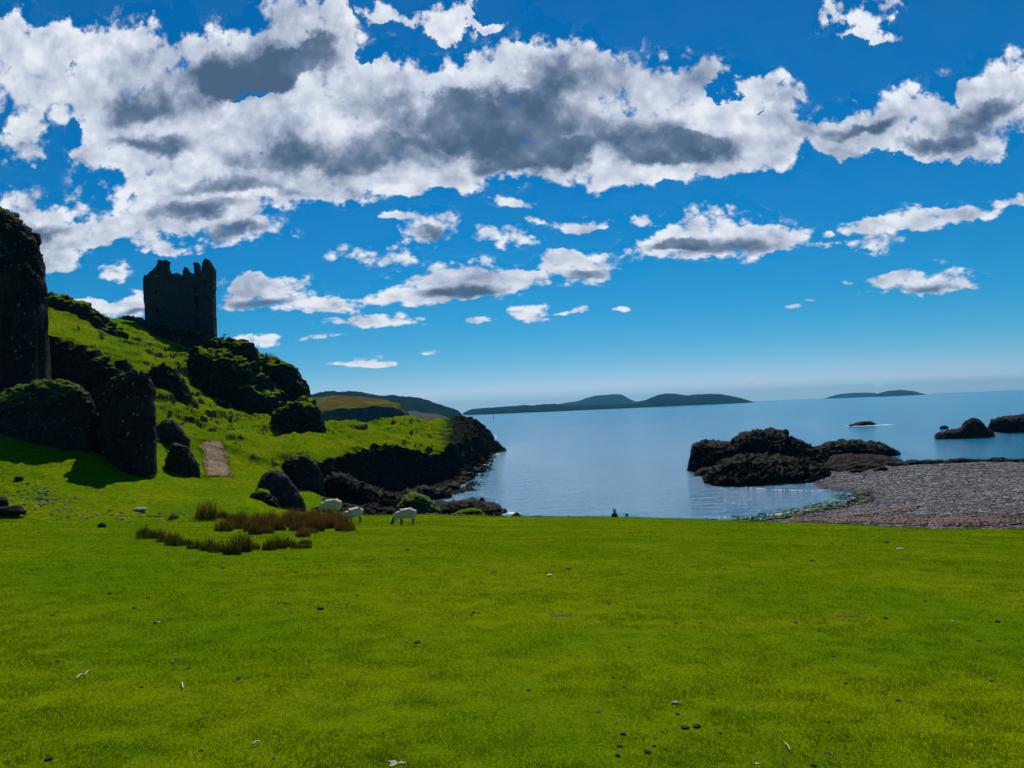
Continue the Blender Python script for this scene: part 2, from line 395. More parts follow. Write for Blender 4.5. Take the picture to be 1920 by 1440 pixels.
M['jacket'] = flat('dark_jacket', (.015, .015, .03), .85, .2)
M['skin'] = flat('skin', (.35, .2, .14), .6, .1)
M['bag'] = flat('dark_bag', (.02, .02, .025), .8, .2)
M['buoy'] = flat('painted_steel', (.04, .04, .04), .5, .2)
M['branch'] = flat('bark', (.07, .055, .035), .9, .3)
m, t, b = pmat('leaf_green'); P, N = coords(t)
t.l.new(t.mix(t.noise(P, 3., 3), (.035, .07, .008), (.09, .15, .015)), b.inputs['Base Color']); M['leaf'] = m
def blade_mat(name, ramp, trans=.35):
    m = bpy.data.materials.new(name); m.use_nodes = True; t = NT(m.node_tree); t.n.clear()
    at = t.new('ShaderNodeAttribute', attribute_name='tint')
    c = t.ramp(at.outputs['Fac'], ramp)
    d = t.new('ShaderNodeBsdfDiffuse'); t.l.new(c, d.inputs[0]); tr = t.new('ShaderNodeBsdfTranslucent'); t.l.new(c, tr.inputs[0])
    mx = t.new('ShaderNodeMixShader'); mx.inputs[0].default_value = trans
    t.l.new(d.outputs[0], mx.inputs[1]); t.l.new(tr.outputs[0], mx.inputs[2])
    o = t.new('ShaderNodeOutputMaterial'); t.l.new(mx.outputs[0], o.inputs[0]); return m
M['blade'] = blade_mat('grass_blades', [(0, (.045, .095, .001)), (.35, (.13, .22, .001)), (.7, (.215, .30, .002)), (.93, (.34, .37, .02)), (1, (.55, .52, .16))], .45)
M['rush'] = blade_mat('rush_stems', [(0, (.035, .065, .005)), (.35, (.085, .085, .012)), (.65, (.17, .075, .020)), (.85, (.27, .11, .03)), (1, (.36, .24, .09))], .3)
M['rushdark'] = blade_mat('dark_rush_stems', [(0, (.03, .06, .005)), (.4, (.065, .085, .010)), (.75, (.12, .075, .018)), (1, (.24, .14, .04))], .25)
# masonry
m, t, b = pmat('rubble_masonry'); P, N = coords(t)
br = t.new('ShaderNodeTexBrick'); 
sp_ = t.new('ShaderNodeSeparateXYZ'); t.l.new(P, sp_.inputs[0])
cb = t.new('ShaderNodeCombineXYZ'); t.l.new(t.m('ADD', sp_.outputs[0], sp_.outputs[1]), cb.inputs[0]); t.l.new(sp_.outputs[2], cb.inputs[1])
wv = t.v('ADD', cb.outputs[0], t.v('MULTIPLY', t.noise(P, 1.4, 3, .6, out='Color'), (.35, .3, 0)))
t.l.new(wv, br.inputs['Vector']); br.inputs['Scale'].default_value = 1.0
br.inputs['Brick Width'].default_value = .55; br.inputs['Row Height'].default_value = .24; br.inputs['Mortar Size'].default_value = .03
br.inputs['Color1'].default_value = (.034, .036, .040, 1); br.inputs['Color2'].default_value = (.062, .064, .068, 1); br.inputs['Mortar'].default_value = (.022, .023, .026, 1)
n = t.noise(P, .45, 6, .65)
c = t.mix(t.m('MULTIPLY', t.ss(n, .5, .68), .7), br.outputs[0], (.028, .031, .035))
c = t.mix(t.m('MULTIPLY', t.ss(t.noise(P, .7, 5, .6), .58, .72), .6), c, (.06, .06, .062))
c = t.mix(t.m('MULTIPLY', t.ss(nz(t, N), .5, .9), .7), c, (.05, .08, .01))
t.l.new(c, b.inputs['Base Color']); t.l.new(t.bump(t.m('ADD', br.outputs['Fac'], t.m('MULTIPLY', n, -1.)), .8, .12), b.inputs['Normal']); M['masonry'] = m
M['lintel'] = flat('dressed_sandstone', (.10, .10, .10), .85, .2)

# ------------------------------------------------------------------ sea
def sheet(name, x0, x1, y0, y1, z, mat, kind='structure'):
    o = mesh_obj(name, [(x0, y0, z), (x1, y0, z), (x1, y1, z), (x0, y1, z)], [(0, 1, 2, 3)], mat); tag(o, kind=kind); return o
sheet('sea', -14000, 14000, -60, 16000, 0, M['sea'])
sheet('seabed', -14000, 14000, -61, 16000, -3, M['beach'])

# ------------------------------------------------------------------ lofted terrain
TERR = []
def add_bvh(o):
    me = o.data; V = [v.co.copy() for v in me.vertices]; Pg = [tuple(p.vertices) for p in me.polygons]
    TERR.append(BVHTree.FromPolygons(V, Pg))
def hit(px, py, trees=None):
    d = direc(px, py).normalized(); best = None
    for tr in (trees or TERR):
        loc, nn, i, dist = tr.ray_cast(Vector((0, 0, EYE)), d, 4000)
        if loc is not None and (best is None or dist < best[1]): best = (loc, dist, nn)
    return best
def down(x, y, trees=None):
    best = None
    for tr in (trees or TERR):
        loc, nn, i, dist = tr.ray_cast(Vector((x, y, 300)), Vector((0, 0, -1)), 400)
        if loc is not None and (best is None or loc.z > best.z): best = loc
    return best
def row(spec):
    a, D, z = [], [], []
    for s in spec:
        if s[0] == 'z': _, px, dd, zz = s; a.append(direc(px, 780).x); D.append(dd); z.append(zz)
        else: w = W(*s); a.append(w.x / w.y); D.append(w.y); z.append(w.z)
    o = np.argsort(a); return np.array(a)[o], np.array(D)[o], np.array(z)[o]
def loft(name, rows, px0, px1, cols, subs, mat, amp=.3, nsc=.25, sm=(4, 2), rough=1.0, seed=0, steepamp=1.0, extra=None):
    a0, a1 = direc(px0, 780).x, direc(px1, 780).x
    A = np.linspace(a0, a1, cols)
    RD = np.array([np.interp(A, *(row(r)[0:2])) for r in rows]); RZ = np.array([np.interp(A, row(r)[0], row(r)[2]) for r in rows])
    n = len(rows)
    if isinstance(subs, int): subs = [subs] * (n - 1)
    tt = np.concatenate([np.linspace(i, i + 1, s, endpoint=False) for i, s in enumerate(subs)] + [[n - 1]])
    i = np.minimum(tt.astype(int), n - 2); f = (tt - i)[:, None]
    D = RD[i] * (1 - f) + RD[i + 1] * f; Zz = RZ[i] * (1 - f) + RZ[i + 1] * f
    D = smooth1(smooth1(D, sm[0], 1), sm[1], 0); Zz = smooth1(smooth1(Zz, sm[0], 1), sm[1], 0)
    V = np.stack([A[None] * D, D, Zz], 2); R, C = D.shape
    du = np.gradient(V, axis=1); dv = np.gradient(V, axis=0); N = np.cross(du, dv); N /= np.linalg.norm(N, axis=2, keepdims=True) + 1e-9
    steep = np.clip((.9 - np.abs(N[..., 2])) / .5, 0, 1)
    P = V.reshape(-1, 3); st = steep.ravel()
    k = amp * (.35 + steepamp * st)
    d1 = fbm(P, nsc, 6, .55, seed); d2 = fbm(P * (1, 1, .6), nsc * 1.7, 5, .6, seed + 40, ridge=True)
    nn = N.reshape(-1, 3)
    P = P + nn * (k * (d1 * 1.3 + d2 * .6 * rough * st))[:, None]
    P[:, 2] += .25 * amp * fbm(P, nsc * 3, 4, .55, seed + 9) 
    P[:, 0] += k * st * .8 * fbm(P, nsc * 2, 4, .6, seed + 70)
    if extra is not None: P = extra(P, A, R, C, st)
    o = mesh_obj(name, P, grid_faces(R, C), mat)
    return o

def plane_z(x, y): return 8.4 - .11 * y - .05 * x
# shore side edge of the meadow, as the ground distance at which the turf ends
EDGE = [(560, 966), (690, 967), (830, 966), (960, 966.5), (1150, 967.5), (1300, 972), (1500, 980), (1700, 988), (1920, 992), (2100, 996)]
ea, eD = [], []
for px, py in EDGE:
    d = direc(px, py); D = 1.6 / (-d.z - .11 - .05 * d.x); ea.append(d.x); eD.append(min(D, 68))
def edgeD(a): return np.interp(a, ea, eD)
xs = np.arange(-75, 62, .25); ys = np.concatenate([np.arange(-14, 30, .25), np.arange(30, 76, .25)])
GX, GY = np.meshgrid(xs, ys)
A_ = GX / np.maximum(GY, 3.); E_ = edgeD(A_)
Pm = np.stack([GX.ravel(), GY.ravel(), 0 * GX.ravel()], 1)
und = fbm(Pm, .12, 3, .5, 3) * .12 + fbm(Pm, .6, 3, .5, 8) * .035
Zm = plane_z(GX, GY) + und.reshape(GX.shape) * np.clip(GY / 15, .15, 1)
over = GY - (E_ + .9 * fbm(Pm, .45, 4, .55, 11).reshape(GX.shape))
Zm = Zm - np.clip(over, 0, 1.6) * .55 - np.clip(over - 1.6, 0, 20) * .18
meadow = mesh_obj('meadow', np.stack([GX, GY, Zm], 2).reshape(-1, 3), grid_faces(*GX.shape), M['meadow']); tag(meadow, kind='structure')
add_bvh(meadow)

def mp(px, D, dz=0):
    a = direc(px, 900).x; return ('z', px, D, plane_z(a * D, D) + dz)
Zf = lambda px, D, z: ('z', px, D, z)
rows = [
 [mp(-260, 34, -1.6), mp(0, 34, -1.6), mp(400, 38, -1.6), mp(600, 50, -1.6), Zf(680, 62, -1.2), Zf(960, 70, -1.5)],
 [mp(-260, 42, -.25), mp(0, 42, -.25), mp(250, 43, -.25), mp(400, 45, -.25), mp(520, 50, -.25), mp(600, 57, -.3), Zf(660, 63, .6), Zf(700, 68, .1), Zf(960, 76, -1.3)],
 [(-260, 905, 50), (0, 897, 50), (90, 900, 51), (170, 905, 52), (250, 908, 54), (320, 912, 56), (400, 915, 59), (460, 928, 59), (520, 952, 59), (580, 962, 61), (620, 966, 63), (660, 972, 68), Zf(700, 72, .5), Zf(760, 78, .4), Zf(830, 80, .2), Zf(880, 84, -.6), Zf(960, 90, -1.5)],
 [(-260, 800, 56), (0, 812, 56), (60, 830, 56), (140, 845, 57), (200, 858, 58), (250, 872, 60), (320, 885, 63), (400, 893, 66), (460, 900, 66), (500, 915, 66), (540, 945, 66), (580, 950, 68), (620, 957, 72), (640, 960, 76), Zf(700, 82, .5), Zf(760, 88, .4), (815, 934, 95), (840, 921, 100), (870, 900, 117), (897, 874, 145), (925, 848, 194), Zf(960, 198, -2)],
 [(-260, 770, 60), (0, 790, 62), (140, 810, 64), (250, 835, 68), (320, 860, 72), (400, 860, 76), (460, 870, 78), (500, 880, 78), (530, 900, 78), (545, 925, 79), (590, 925, 85), (640, 928, 90.5), (706, 924, 97), (760, 919, 102), (800, 911, 105.5), (832, 900, 108), (870, 868, 125), (897, 852, 148), (926, 838, 194.5), Zf(960, 199, -2)],
 [(-260, 740, 66), (0, 760, 68), (140, 780, 72), (250, 805, 76), (320, 830, 80), (400, 828, 86), (464, 842, 88), (517, 854, 86), (563, 850, 86), (590, 862, 87), (630, 860, 92), (706, 846, 99), (750, 848, 103), (779, 860, 106), (837, 856, 110), (870, 835, 128), (897, 820, 152), (917, 824, 195.5), Zf(960, 200, -2)],
 [(-260, 700, 75), (0, 720, 76), (140, 740, 80), (250, 760, 84), (320, 780, 88), (400, 790, 96), (460, 800, 102), (520, 815, 104), (600, 817, 106), (640, 828, 110), (700, 826, 116), (760, 816, 122), (800, 818, 126), (850, 812, 138), (880, 804, 150), (900, 808, 163), (912, 818, 196.5), Zf(960, 201, -2)],
 [(-260, 620, 90), (0, 640, 92), (90, 650, 94), (170, 665, 98), (250, 690, 102), (320, 712, 106), (400, 745, 112), (450, 762, 116), (500, 780, 120), (600, 800, 124), (627, 801, 128), (692, 804, 135), (735, 798, 142), (762, 786, 148), (791, 797, 150), (852, 800, 160), (878, 794, 166), (897, 801, 172), (911, 818, 198), Zf(960, 202, -2)],
 [(-260, 560, 108), (0, 580, 110), (90, 590, 112), (170, 605, 116), (250, 635, 120), (300, 655, 124), (350, 665, 130), (400, 672, 134), (425, 700, 134), (470, 712, 134), (520, 738, 134), (560, 765, 134), (590, 790, 134), Zf(640, 145, 5), Zf(692, 150, 5.5), Zf(762, 160, 8), Zf(840, 172, 6), Zf(878, 178, 6), Zf(900, 190, 2), Zf(960, 205, -2)],
 [(-260, 532, 125), (0, 545, 128), (90, 556, 130), (130, 562, 132), (170, 577, 134), (200, 594, 136), (230, 600, 138), (270, 606, 142), (300, 618, 146), (400, 645, 148), (430, 645, 148), (470, 662, 148), (500, 700, 148), (525, 720, 148), (550, 740, 148), (582, 775, 148), (600, 795, 148), Zf(640, 160, 2), Zf(762, 185, 4), Zf(878, 195, 2), Zf(900, 200, -1), Zf(960, 210, -2)],
 [Zf(-260, 170, 20), Zf(0, 170, 20), Zf(300, 180, 15), Zf(450, 175, 12), Zf(560, 165, 5), Zf(640, 180, -2), Zf(960, 215, -3)],
 [Zf(-260, 240, -3), Zf(0, 240, -3), Zf(300, 230, -3), Zf(450, 215, -3), Zf(560, 200, -3), Zf(640, 200, -3), Zf(960, 220, -3)]]
def terr_extra(P, A, R, C, st):
    m1 = np.clip((P[:, 1] - 58) / 20, 0, 1) * np.clip(P[:, 2] / 3, 0, 1)
    P[:, 2] += m1 * (1.3 * fbm(P, .07, 4, .5, 97, ridge=True) + .45 * fbm(P, .18, 4, .55, 99) + .30 * fbm(P, .35, 4, .55, 98, ridge=True))
    hl = np.clip((P[:, 1] - 88) / 10, 0, 1) * np.clip((P[:, 0] + 52) / 8, 0, 1) * np.clip((P[:, 2] - 3) / 2, 0, 1)
    P[:, 2] += hl * (.75 * fbm(P, .13, 4, .55, 301, ridge=True) + .35 * fbm(P, .4, 4, .55, 302, ridge=True))
    tip = np.clip((P[:, 0] + .088 * P[:, 1]) / 3, 0, 1) * np.clip((P[:, 1] - 92) / 8, 0, 1)
    P += (tip * .8)[:, None] * np.stack([fbm(P, .5, 5, .6, 200 + k, ridge=True) for k in range(3)], 1)
    # sheep terraces: low steps following the slope, and small hollows
    far = np.clip((P[:, 1] - 56) / 30, 0, 1)
    k = np.clip(.5 + 1.6 * fbm(P * (1, 1, .5), .05, 3, .5, 92), 0, 1) * far * np.clip((P[:, 2] - 1) / 3, 0, 1)
    for hgt, sc, sd_, w_ in ((1.7, .16, 93, .55), (.6, .4, 94, .75)):
        tt_ = P[:, 2] / hgt + 1.6 * fbm(P * (1, 1, .2), sc, 4, .55, sd_)
        f = tt_ - np.floor(tt_); S_ = np.clip((f - .35) / .6, 0, 1); S_ = S_ * S_ * (3 - 2 * S_)
        P[:, 2] += hgt * (S_ - f) * k * w_
    return P
hill = loft('hillside', rows, -260, 945, 900, [10, 14, 22, 26, 34, 34, 40, 40, 44, 14, 10], M['hill'], amp=.6, nsc=.22, sm=(5, 3), extra=terr_extra)
tag(hill, kind='structure'); add_bvh(hill)
HILL = [TERR[-1]]

# ------------------------------------------------------------------ crags and rocks
def crag(name, label, cat, top, base, D, T, mat, rough=.5, nsc=.5, res=.10, seed=0, p=.6, q=.55, sink=.8, rw=0., fine=.45, ledge=0., group=None, blocky=.5, rows=70, lean=0., vert=1.0):
    tp = np.array([[w.x / w.y, w.z] for w in (W(x, y, D) for x, y in top)])
    bs = np.array([[w.x / w.y, w.z] for w in (W(x, y, D - T * .8) for x, y in base)])
    tp = tp[np.argsort(tp[:, 0])]; bs = bs[np.argsort(bs[:, 0])]
    a0, a1 = tp[0, 0], tp[-1, 0]
    cols = int(np.clip((a1 - a0) * D / res, 24, 420))
    sa = np.linspace(-1, 1, cols); A = (a0 + a1) / 2 + (a1 - a0) / 2 * np.sin(sa * math.pi / 2)
    s = (A - (a0 + a1) / 2) / ((a1 - a0) / 2)
    zt = np.interp(A, tp[:, 0], tp[:, 1]); zb = np.interp(A, bs[:, 0], bs[:, 1])
    zt = np.maximum(zt, zb - .2) ; zb = zb - sink
    Ta = T * np.sqrt(np.clip(1 - np.abs(s) ** 3, 0, 1)) + .02
    th = np.linspace(0, math.pi, rows)[:, None]
    c, sn = np.cos(th), np.sin(th)
    Dd = D - Ta[None] * np.sign(c) * np.abs(c) ** p + lean * sn * T
    Zz = zb[None] + (zt - zb)[None] * np.abs(sn) ** q
    V = np.stack([A[None] * Dd, Dd, Zz], 2)
    du = np.gradient(V, axis=1); dv = np.gradient(V, axis=0); N = np.cross(du, dv); N /= np.linalg.norm(N, axis=2, keepdims=True) + 1e-9
    P = V.reshape(-1, 3); nn = N.reshape(-1, 3)
    Q = P * (1, 1, vert)
    d = fbm(Q, nsc, 6, .58, seed + 5) * 1.1 + .5 * fbm(Q, nsc * 1.3, 5, .55, seed + 50, ridge=True) - .2
    if blocky:
        wq = Q + .5 / nsc * .4 * np.stack([fbm(Q, nsc, 3, .5, seed + k) for k in (1, 2, 3)], 1)
        f1, f2 = worley(wq, nsc * 2.2, seed + 3); g1, g2 = worley(wq, nsc * 6, seed + 8)
        d = d + blocky * (np.clip(f2 - f1, 0, .5) * 1.2 - .25) + blocky * .35 * (np.clip(g2 - g1, 0, .5) - .2)
    if rw: d = d + rw * fbm(Q * (1, 1, .7), nsc * 1.9, 7, .62, seed + 33, ridge=True)
    d = d + fine * fbm(Q, nsc * 4.5, 5, .62, seed + 77, ridge=True)
    d = d - d.mean() - .35 * d.std()
    fade = np.broadcast_to(np.clip((1 - np.abs(s)) * 9, .15, 1)[None], Zz.shape).ravel()
    P = P + nn * (rough * d * fade)[:, None]
    if ledge:
        tt_ = P[:, 2] / ledge + .30 * P[:, 0] / ledge + 1.3 * fbm(P, .22, 4, .5, seed + 61); f = tt_ - np.floor(tt_)
        S_ = np.clip((f - .3) / .6, 0, 1); S_ = S_ * S_ * (3 - 2 * S_); P[:, 2] += ledge * (S_ - f) * .55; P[:, 1] += ledge * (S_ - f) * .5
    o = mesh_obj(name, P, grid_faces(rows, cols), mat)
    if label: tag(o, label, cat, group)
    return o

# tall cliff at the left edge
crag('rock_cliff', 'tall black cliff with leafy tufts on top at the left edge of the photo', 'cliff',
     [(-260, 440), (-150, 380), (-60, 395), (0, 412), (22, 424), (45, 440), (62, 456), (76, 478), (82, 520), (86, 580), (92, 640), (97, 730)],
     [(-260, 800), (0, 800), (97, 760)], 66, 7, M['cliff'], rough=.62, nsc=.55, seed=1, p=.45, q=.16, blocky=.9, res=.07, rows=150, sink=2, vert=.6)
crag('mossy_outcrop', 'broad domed dark outcrop with a grassy cap in front of the tall cliff', 'rock outcrop',
     [(-120, 800), (-60, 760), (0, 742), (40, 724), (80, 714), (110, 716), (140, 722), (165, 738), (180, 765), (188, 800), (193, 838)],
     [(-120, 830), (0, 812), (60, 832), (140, 846), (192, 850)], 60, 3.6, M['mossrock'], rough=.38, nsc=.55, seed=2, p=.45, q=.28, blocky=.7, res=.07, rows=110)
crag('rock_pillar', 'upright black rock pillar with rough pebbly face beside the domed outcrop', 'rock pillar',
     [(180, 850), (188, 800), (196, 760), (205, 725), (220, 706), (245, 700), (268, 698), (284, 712), (288, 740), (291, 780), (294, 862)],
     [(180, 862), (250, 874), (286, 870)], 59, 2.4, M['cliff'], rough=.55, nsc=.6, seed=3, p=.45, q=.22, blocky=1.0, res=.06, rows=120, vert=.7)
crag('boulder', 'squat dark lichened boulder on the grass just left of the gravel path', 'boulder',
     [(308, 875), (315, 850), (325, 834), (340, 831), (352, 836), (362, 856), (372, 872), (376, 886)],
     [(308, 880), (345, 886), (376, 886)], 64, 1.3, M['boulder'], rough=.22, nsc=1.1, seed=4, blocky=.9, res=.05, rows=70)
crag('rock_cone', 'pale lichened conical boulder rising behind the rusty rushes', 'boulder',
     [(478, 925), (490, 895), (505, 882), (520, 880), (535, 888), (550, 908), (562, 928), (572, 950), (575, 958)],
     [(478, 950), (530, 958), (575, 960)], 61, 1.8, M['boulder'], rough=.22, nsc=.9, seed=5, blocky=.7, res=.05, rows=80)
crag('mossy_boulder', 'low green mossy hump in front of the conical boulder', 'boulder',
     [(455, 950), (470, 928), (488, 916), (505, 922), (520, 938), (532, 955)],
     [(455, 955), (532, 962)], 58.5, 1.1, M['grasscrag'], rough=.15, nsc=1., seed=6, blocky=.6, rw=.5, res=.06, rows=50)
crag('mossy_boulder', 'mossy peaked boulder with a pale tip directly behind the lone grazing sheep', 'boulder',
     [(735, 966), (745, 948), (757, 934), (770, 925), (780, 922), (795, 930), (812, 942), (826, 955), (832, 968)],
     [(735, 975), (832, 975)], 71, 1.9, M['mossrock'], rough=.25, nsc=.8, seed=7, blocky=.8, res=.07, rows=60)
K = 'hill crags'
crag('grassy_crag', 'long dark crag with green terraces on the hill skyline left of the castle', 'crag',
     [(60, 575), (90, 554), (125, 560), (160, 570), (185, 583), (205, 597), (222, 612), (238, 628), (250, 640)],
     [(60, 600), (120, 612), (180, 625), (250, 642)], 122, 7, M['grasscrag'], rough=1.2, nsc=.18, seed=8, blocky=1.1, rw=0, fine=.10, ledge=1.5, res=.14, group=K)
crag('grassy_crag', 'wide shadowed crag face under the bright grass band behind the rock pillar', 'crag',
     [(70, 660), (100, 632), (140, 640), (180, 652), (215, 675), (245, 700), (262, 730)],
     [(70, 742), (150, 745), (262, 750)], 85, 6, M['grasscrag'], rough=.9, nsc=.2, seed=9, q=.35, blocky=1.1, rw=0, fine=.10, ledge=1.5, res=.11, group=K)
crag('grassy_crag', 'small shadowed crag on the slope up and right of the rock pillar', 'crag',
     [(278, 700), (290, 682), (312, 684), (330, 692), (345, 706), (356, 728), (362, 745)],
     [(278, 738), (362, 748)], 99, 3.5, M['grasscrag'], rough=.7, nsc=.25, seed=10, q=.35, blocky=1.1, rw=0, fine=.10, ledge=1.5, res=.11, group=K)
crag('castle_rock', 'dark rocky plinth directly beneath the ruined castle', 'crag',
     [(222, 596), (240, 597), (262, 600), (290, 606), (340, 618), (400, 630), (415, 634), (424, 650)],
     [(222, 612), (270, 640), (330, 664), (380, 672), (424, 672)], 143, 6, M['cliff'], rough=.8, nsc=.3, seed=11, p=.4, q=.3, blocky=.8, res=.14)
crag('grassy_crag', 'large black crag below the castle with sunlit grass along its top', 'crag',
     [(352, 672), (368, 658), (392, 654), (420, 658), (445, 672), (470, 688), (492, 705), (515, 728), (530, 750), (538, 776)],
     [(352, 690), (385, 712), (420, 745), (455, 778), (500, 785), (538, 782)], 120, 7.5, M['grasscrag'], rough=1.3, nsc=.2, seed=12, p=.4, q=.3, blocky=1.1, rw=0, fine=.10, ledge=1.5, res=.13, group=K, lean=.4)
crag('grassy_crag', 'upper crag with green tufts on the skyline right of the castle', 'crag',
     [(405, 650), (420, 638), (445, 640), (470, 649), (488, 662), (505, 674), (520, 690), (525, 712)],
     [(405, 680), (450, 700), (525, 728)], 136, 6, M['grasscrag'], rough=1.1, nsc=.22, seed=13, p=.45, q=.35, blocky=1.1, rw=0, fine=.10, ledge=1.5, res=.14, group=K)
crag('grassy_crag', 'rounded dark bluff forming the right end of the castle hill skyline', 'crag',
     [(486, 700), (500, 676), (518, 673), (535, 677), (552, 687), (566, 702), (576, 722), (582, 742)],
     [(486, 738), (530, 748), (582, 748)], 131, 6, M['grasscrag'], rough=.8, nsc=.22, seed=14, p=.5, q=.4, blocky=1.1, rw=0, fine=.10, ledge=1.5, res=.13, group=K)
crag('grassy_crag', 'dark wedge shaped crag with grassy top at the foot of the castle hill', 'crag',
     [(508, 785), (520, 768), (540, 756), (560, 750), (580, 752), (595, 765), (602, 785), (612, 802)],
     [(508, 790), (550, 815), (575, 816), (612, 806)], 108, 5, M['grasscrag'], rough=.7, nsc=.25, seed=15, p=.45, q=.35, blocky=1.1, rw=0, fine=.10, ledge=1.5, res=.11, group=K)
crag('grassy_crag', 'low broken crag just above the squat boulder beside the path', 'crag',
     [(292, 802), (305, 788), (325, 785), (338, 800), (350, 815), (356, 824)],
     [(292, 806), (356, 826)], 76, 1.3, M['boulder'], rough=.25, nsc=.7, seed=16, blocky=.8, res=.08, rows=50, group=K)
crag('cliff_buttress', 'black buttress under the grass lip at the head of the cove', 'crag',
     [(526, 905), (532, 868), (548, 856), (570, 852), (590, 862), (602, 880), (608, 910), (610, 935)],
     [(526, 930), (560, 938), (610, 945)], 80, 2.5, M['cliff'], rough=.4, nsc=.5, seed=17, p=.45, q=.25, blocky=.7, res=.09)
# boulders at the foot of the headland
crag('shore_rock', 'jumbled black rocks at the foot of the headland behind the first two sheep', 'rock',
     [(588, 940), (600, 905), (625, 890), (650, 893), (680, 905), (710, 920), (740, 932), (765, 945), (775, 962)],
     [(588, 962), (680, 972), (775, 972)], 84, 3.5, M['searock'], rough=.6, nsc=.5, seed=18, blocky=.3, rw=1.1, fine=.8, res=.08, rows=90)
crag('shore_rock', 'black boulder tumble along the waterline under the headland', 'rock',
     [(735, 950), (755, 925), (785, 915), (815, 912), (835, 918), (846, 928), (848, 938)],
     [(735, 962), (790, 955), (848, 940)], 94, 3.0, M['searock'], rough=.5, nsc=.5, seed=19, blocky=.3, rw=1.1, fine=.8, res=.09)
crag('shore_ledge', 'low dark rock ledge jutting into the water behind the mossy peaked boulder', 'rock ledge',
     [(815, 945), (850, 940), (890, 938), (912, 942), (935, 950), (952, 962), (958, 970)],
     [(815, 972), (958, 974)], 77, 3.0, M['searock'], rough=.28, nsc=.6, seed=20, p=.7, q=.5, blocky=.3, rw=1.1, fine=.8, res=.07, rows=60)
crag('small_rock', 'small pointed black rock on the end of the low ledge', 'rock',
     [(894, 946), (899, 936), (904, 932), (911, 940), (918, 948)], [(894, 948), (918, 948)], 78.5, .5, M['searock'], rough=.08, nsc=2., seed=21, blocky=.3, rw=1.1, fine=.8, res=.05, rows=30, sink=.4)
crag('mossy_ledge', 'yellow green mossy hump at the near side of the low ledge', 'rock',
     [(845, 966), (862, 957), (885, 953), (903, 957), (915, 966)], [(845, 970), (915, 970)], 71, .9, M['grasscrag'], rough=.1, nsc=1., seed=22, blocky=.6, rw=.5, res=.06, rows=40)
crag('small_rock', 'reddish shore stone poking above the turf edge by the glittering water', 'rock',
     [(958, 968), (965, 961), (972, 961), (978, 968)], [(958, 969), (978, 969)], 68, .5, M['redrock'], rough=.06, nsc=2., seed=23, blocky=.3, rw=1.1, res=.05, rows=30)
# the big rock island and its neighbours
crag('sea_rock', 'large black craggy rock island standing in the bay off the shingle beach', 'rock island',
     [(1287, 884), (1293, 858), (1304, 836), (1320, 833), (1368, 834), (1385, 820), (1415, 810), (1455, 808), (1472, 812), (1490, 826), (1515, 838), (1540, 850), (1560, 868), (1575, 890)],
     [(1287, 884), (1330, 886), (1400, 890), (1480, 890), (1575, 895)], 117, 7.5, M['searock'], rough=.75, nsc=.35, seed=24, p=.6, q=.5, blocky=.3, rw=1.1, fine=.8, res=.09, rows=150, sink=1.5)
crag('sea_rock', 'jagged lower apron of black rock on the near side of the large rock island', 'rock',
     [(1318, 896), (1335, 880), (1365, 862), (1400, 856), (1440, 858), (1480, 862), (1520, 868), (1550, 878), (1570, 890), (1568, 905)],
     [(1318, 898), (1370, 905), (1410, 915), (1470, 914), (1530, 920), (1568, 910)], 99, 8, M['searock'], rough=.62, nsc=.45, seed=25, p=.9, q=.8, blocky=.3, rw=1.1, fine=.8, res=.08, rows=140, sink=1.)
crag('sea_rock', 'long low black rock tail to the right of the large rock island', 'rock',
     [(1505, 862), (1530, 842), (1555, 830), (1580, 825), (1630, 828), (1655, 834), (1675, 842), (1688, 848)],
     [(1505, 865), (1600, 860), (1688, 850)], 130, 4.5, M['searock'], rough=.5, nsc=.4, seed=26, blocky=.3, rw=1.1, fine=.8, res=.12, sink=1.2)
crag('sea_rock', 'pale brown flat shelf rock under the left end of the large rock island', 'rock',
     [(1300, 890), (1315, 879), (1340, 874), (1362, 880), (1372, 892)], [(1300, 891), (1372, 894)], 108, 2., M['redrock'], rough=.25, nsc=.7, seed=27, blocky=.3, rw=1.1, res=.09, rows=40)
crag('sea_rock', 'knobbly dark rock standing in the water near the right edge', 'rock',
     [(1752, 816), (1775, 808), (1800, 804), (1808, 790), (1822, 783), (1838, 787), (1845, 800), (1862, 810), (1866, 816)],
     [(1752, 817), (1866, 817)], 170, 4, M['redrock'], rough=.45, nsc=.4, seed=28, blocky=.3, rw=1.1, res=.15, sink=1.)
crag('sea_rock', 'ragged dark reef running off the right edge of the photo', 'rock',
     [(1852, 800), (1860, 788), (1880, 782), (1905, 780), (1940, 776), (1990, 782), (2040, 806)],
     [(1852, 802), (2040, 812)], 185, 6, M['searock'], rough=.6, nsc=.35, seed=29, blocky=.3, rw=1.1, fine=.8, res=.16, sink=1.)
crag('sea_rock', 'flat brown rock shelf joining the long rock tail to the shingle beach', 'rock',
     [(1500, 886), (1530, 868), (1560, 856), (1600, 852), (1650, 856), (1680, 862), (1710, 872)],
     [(1500, 890), (1600, 884), (1710, 876)], 116, 7, M['redrock'], rough=.4, nsc=.5, seed=38, p=.9, q=.7, blocky=.3, rw=1., res=.1, sink=.8)
crag('sea_rock', 'tiny reddish rock awash with white surf in the open bay', 'rock',
     [(1592, 796), (1605, 794), (1618, 790), (1630, 790), (1645, 796)], [(1592, 797), (1645, 797)], 265, 2.5, M['redrock'], rough=.3, nsc=.4, seed=30, blocky=.3, rw=1.1, res=.2, sink=.8, rows=30)
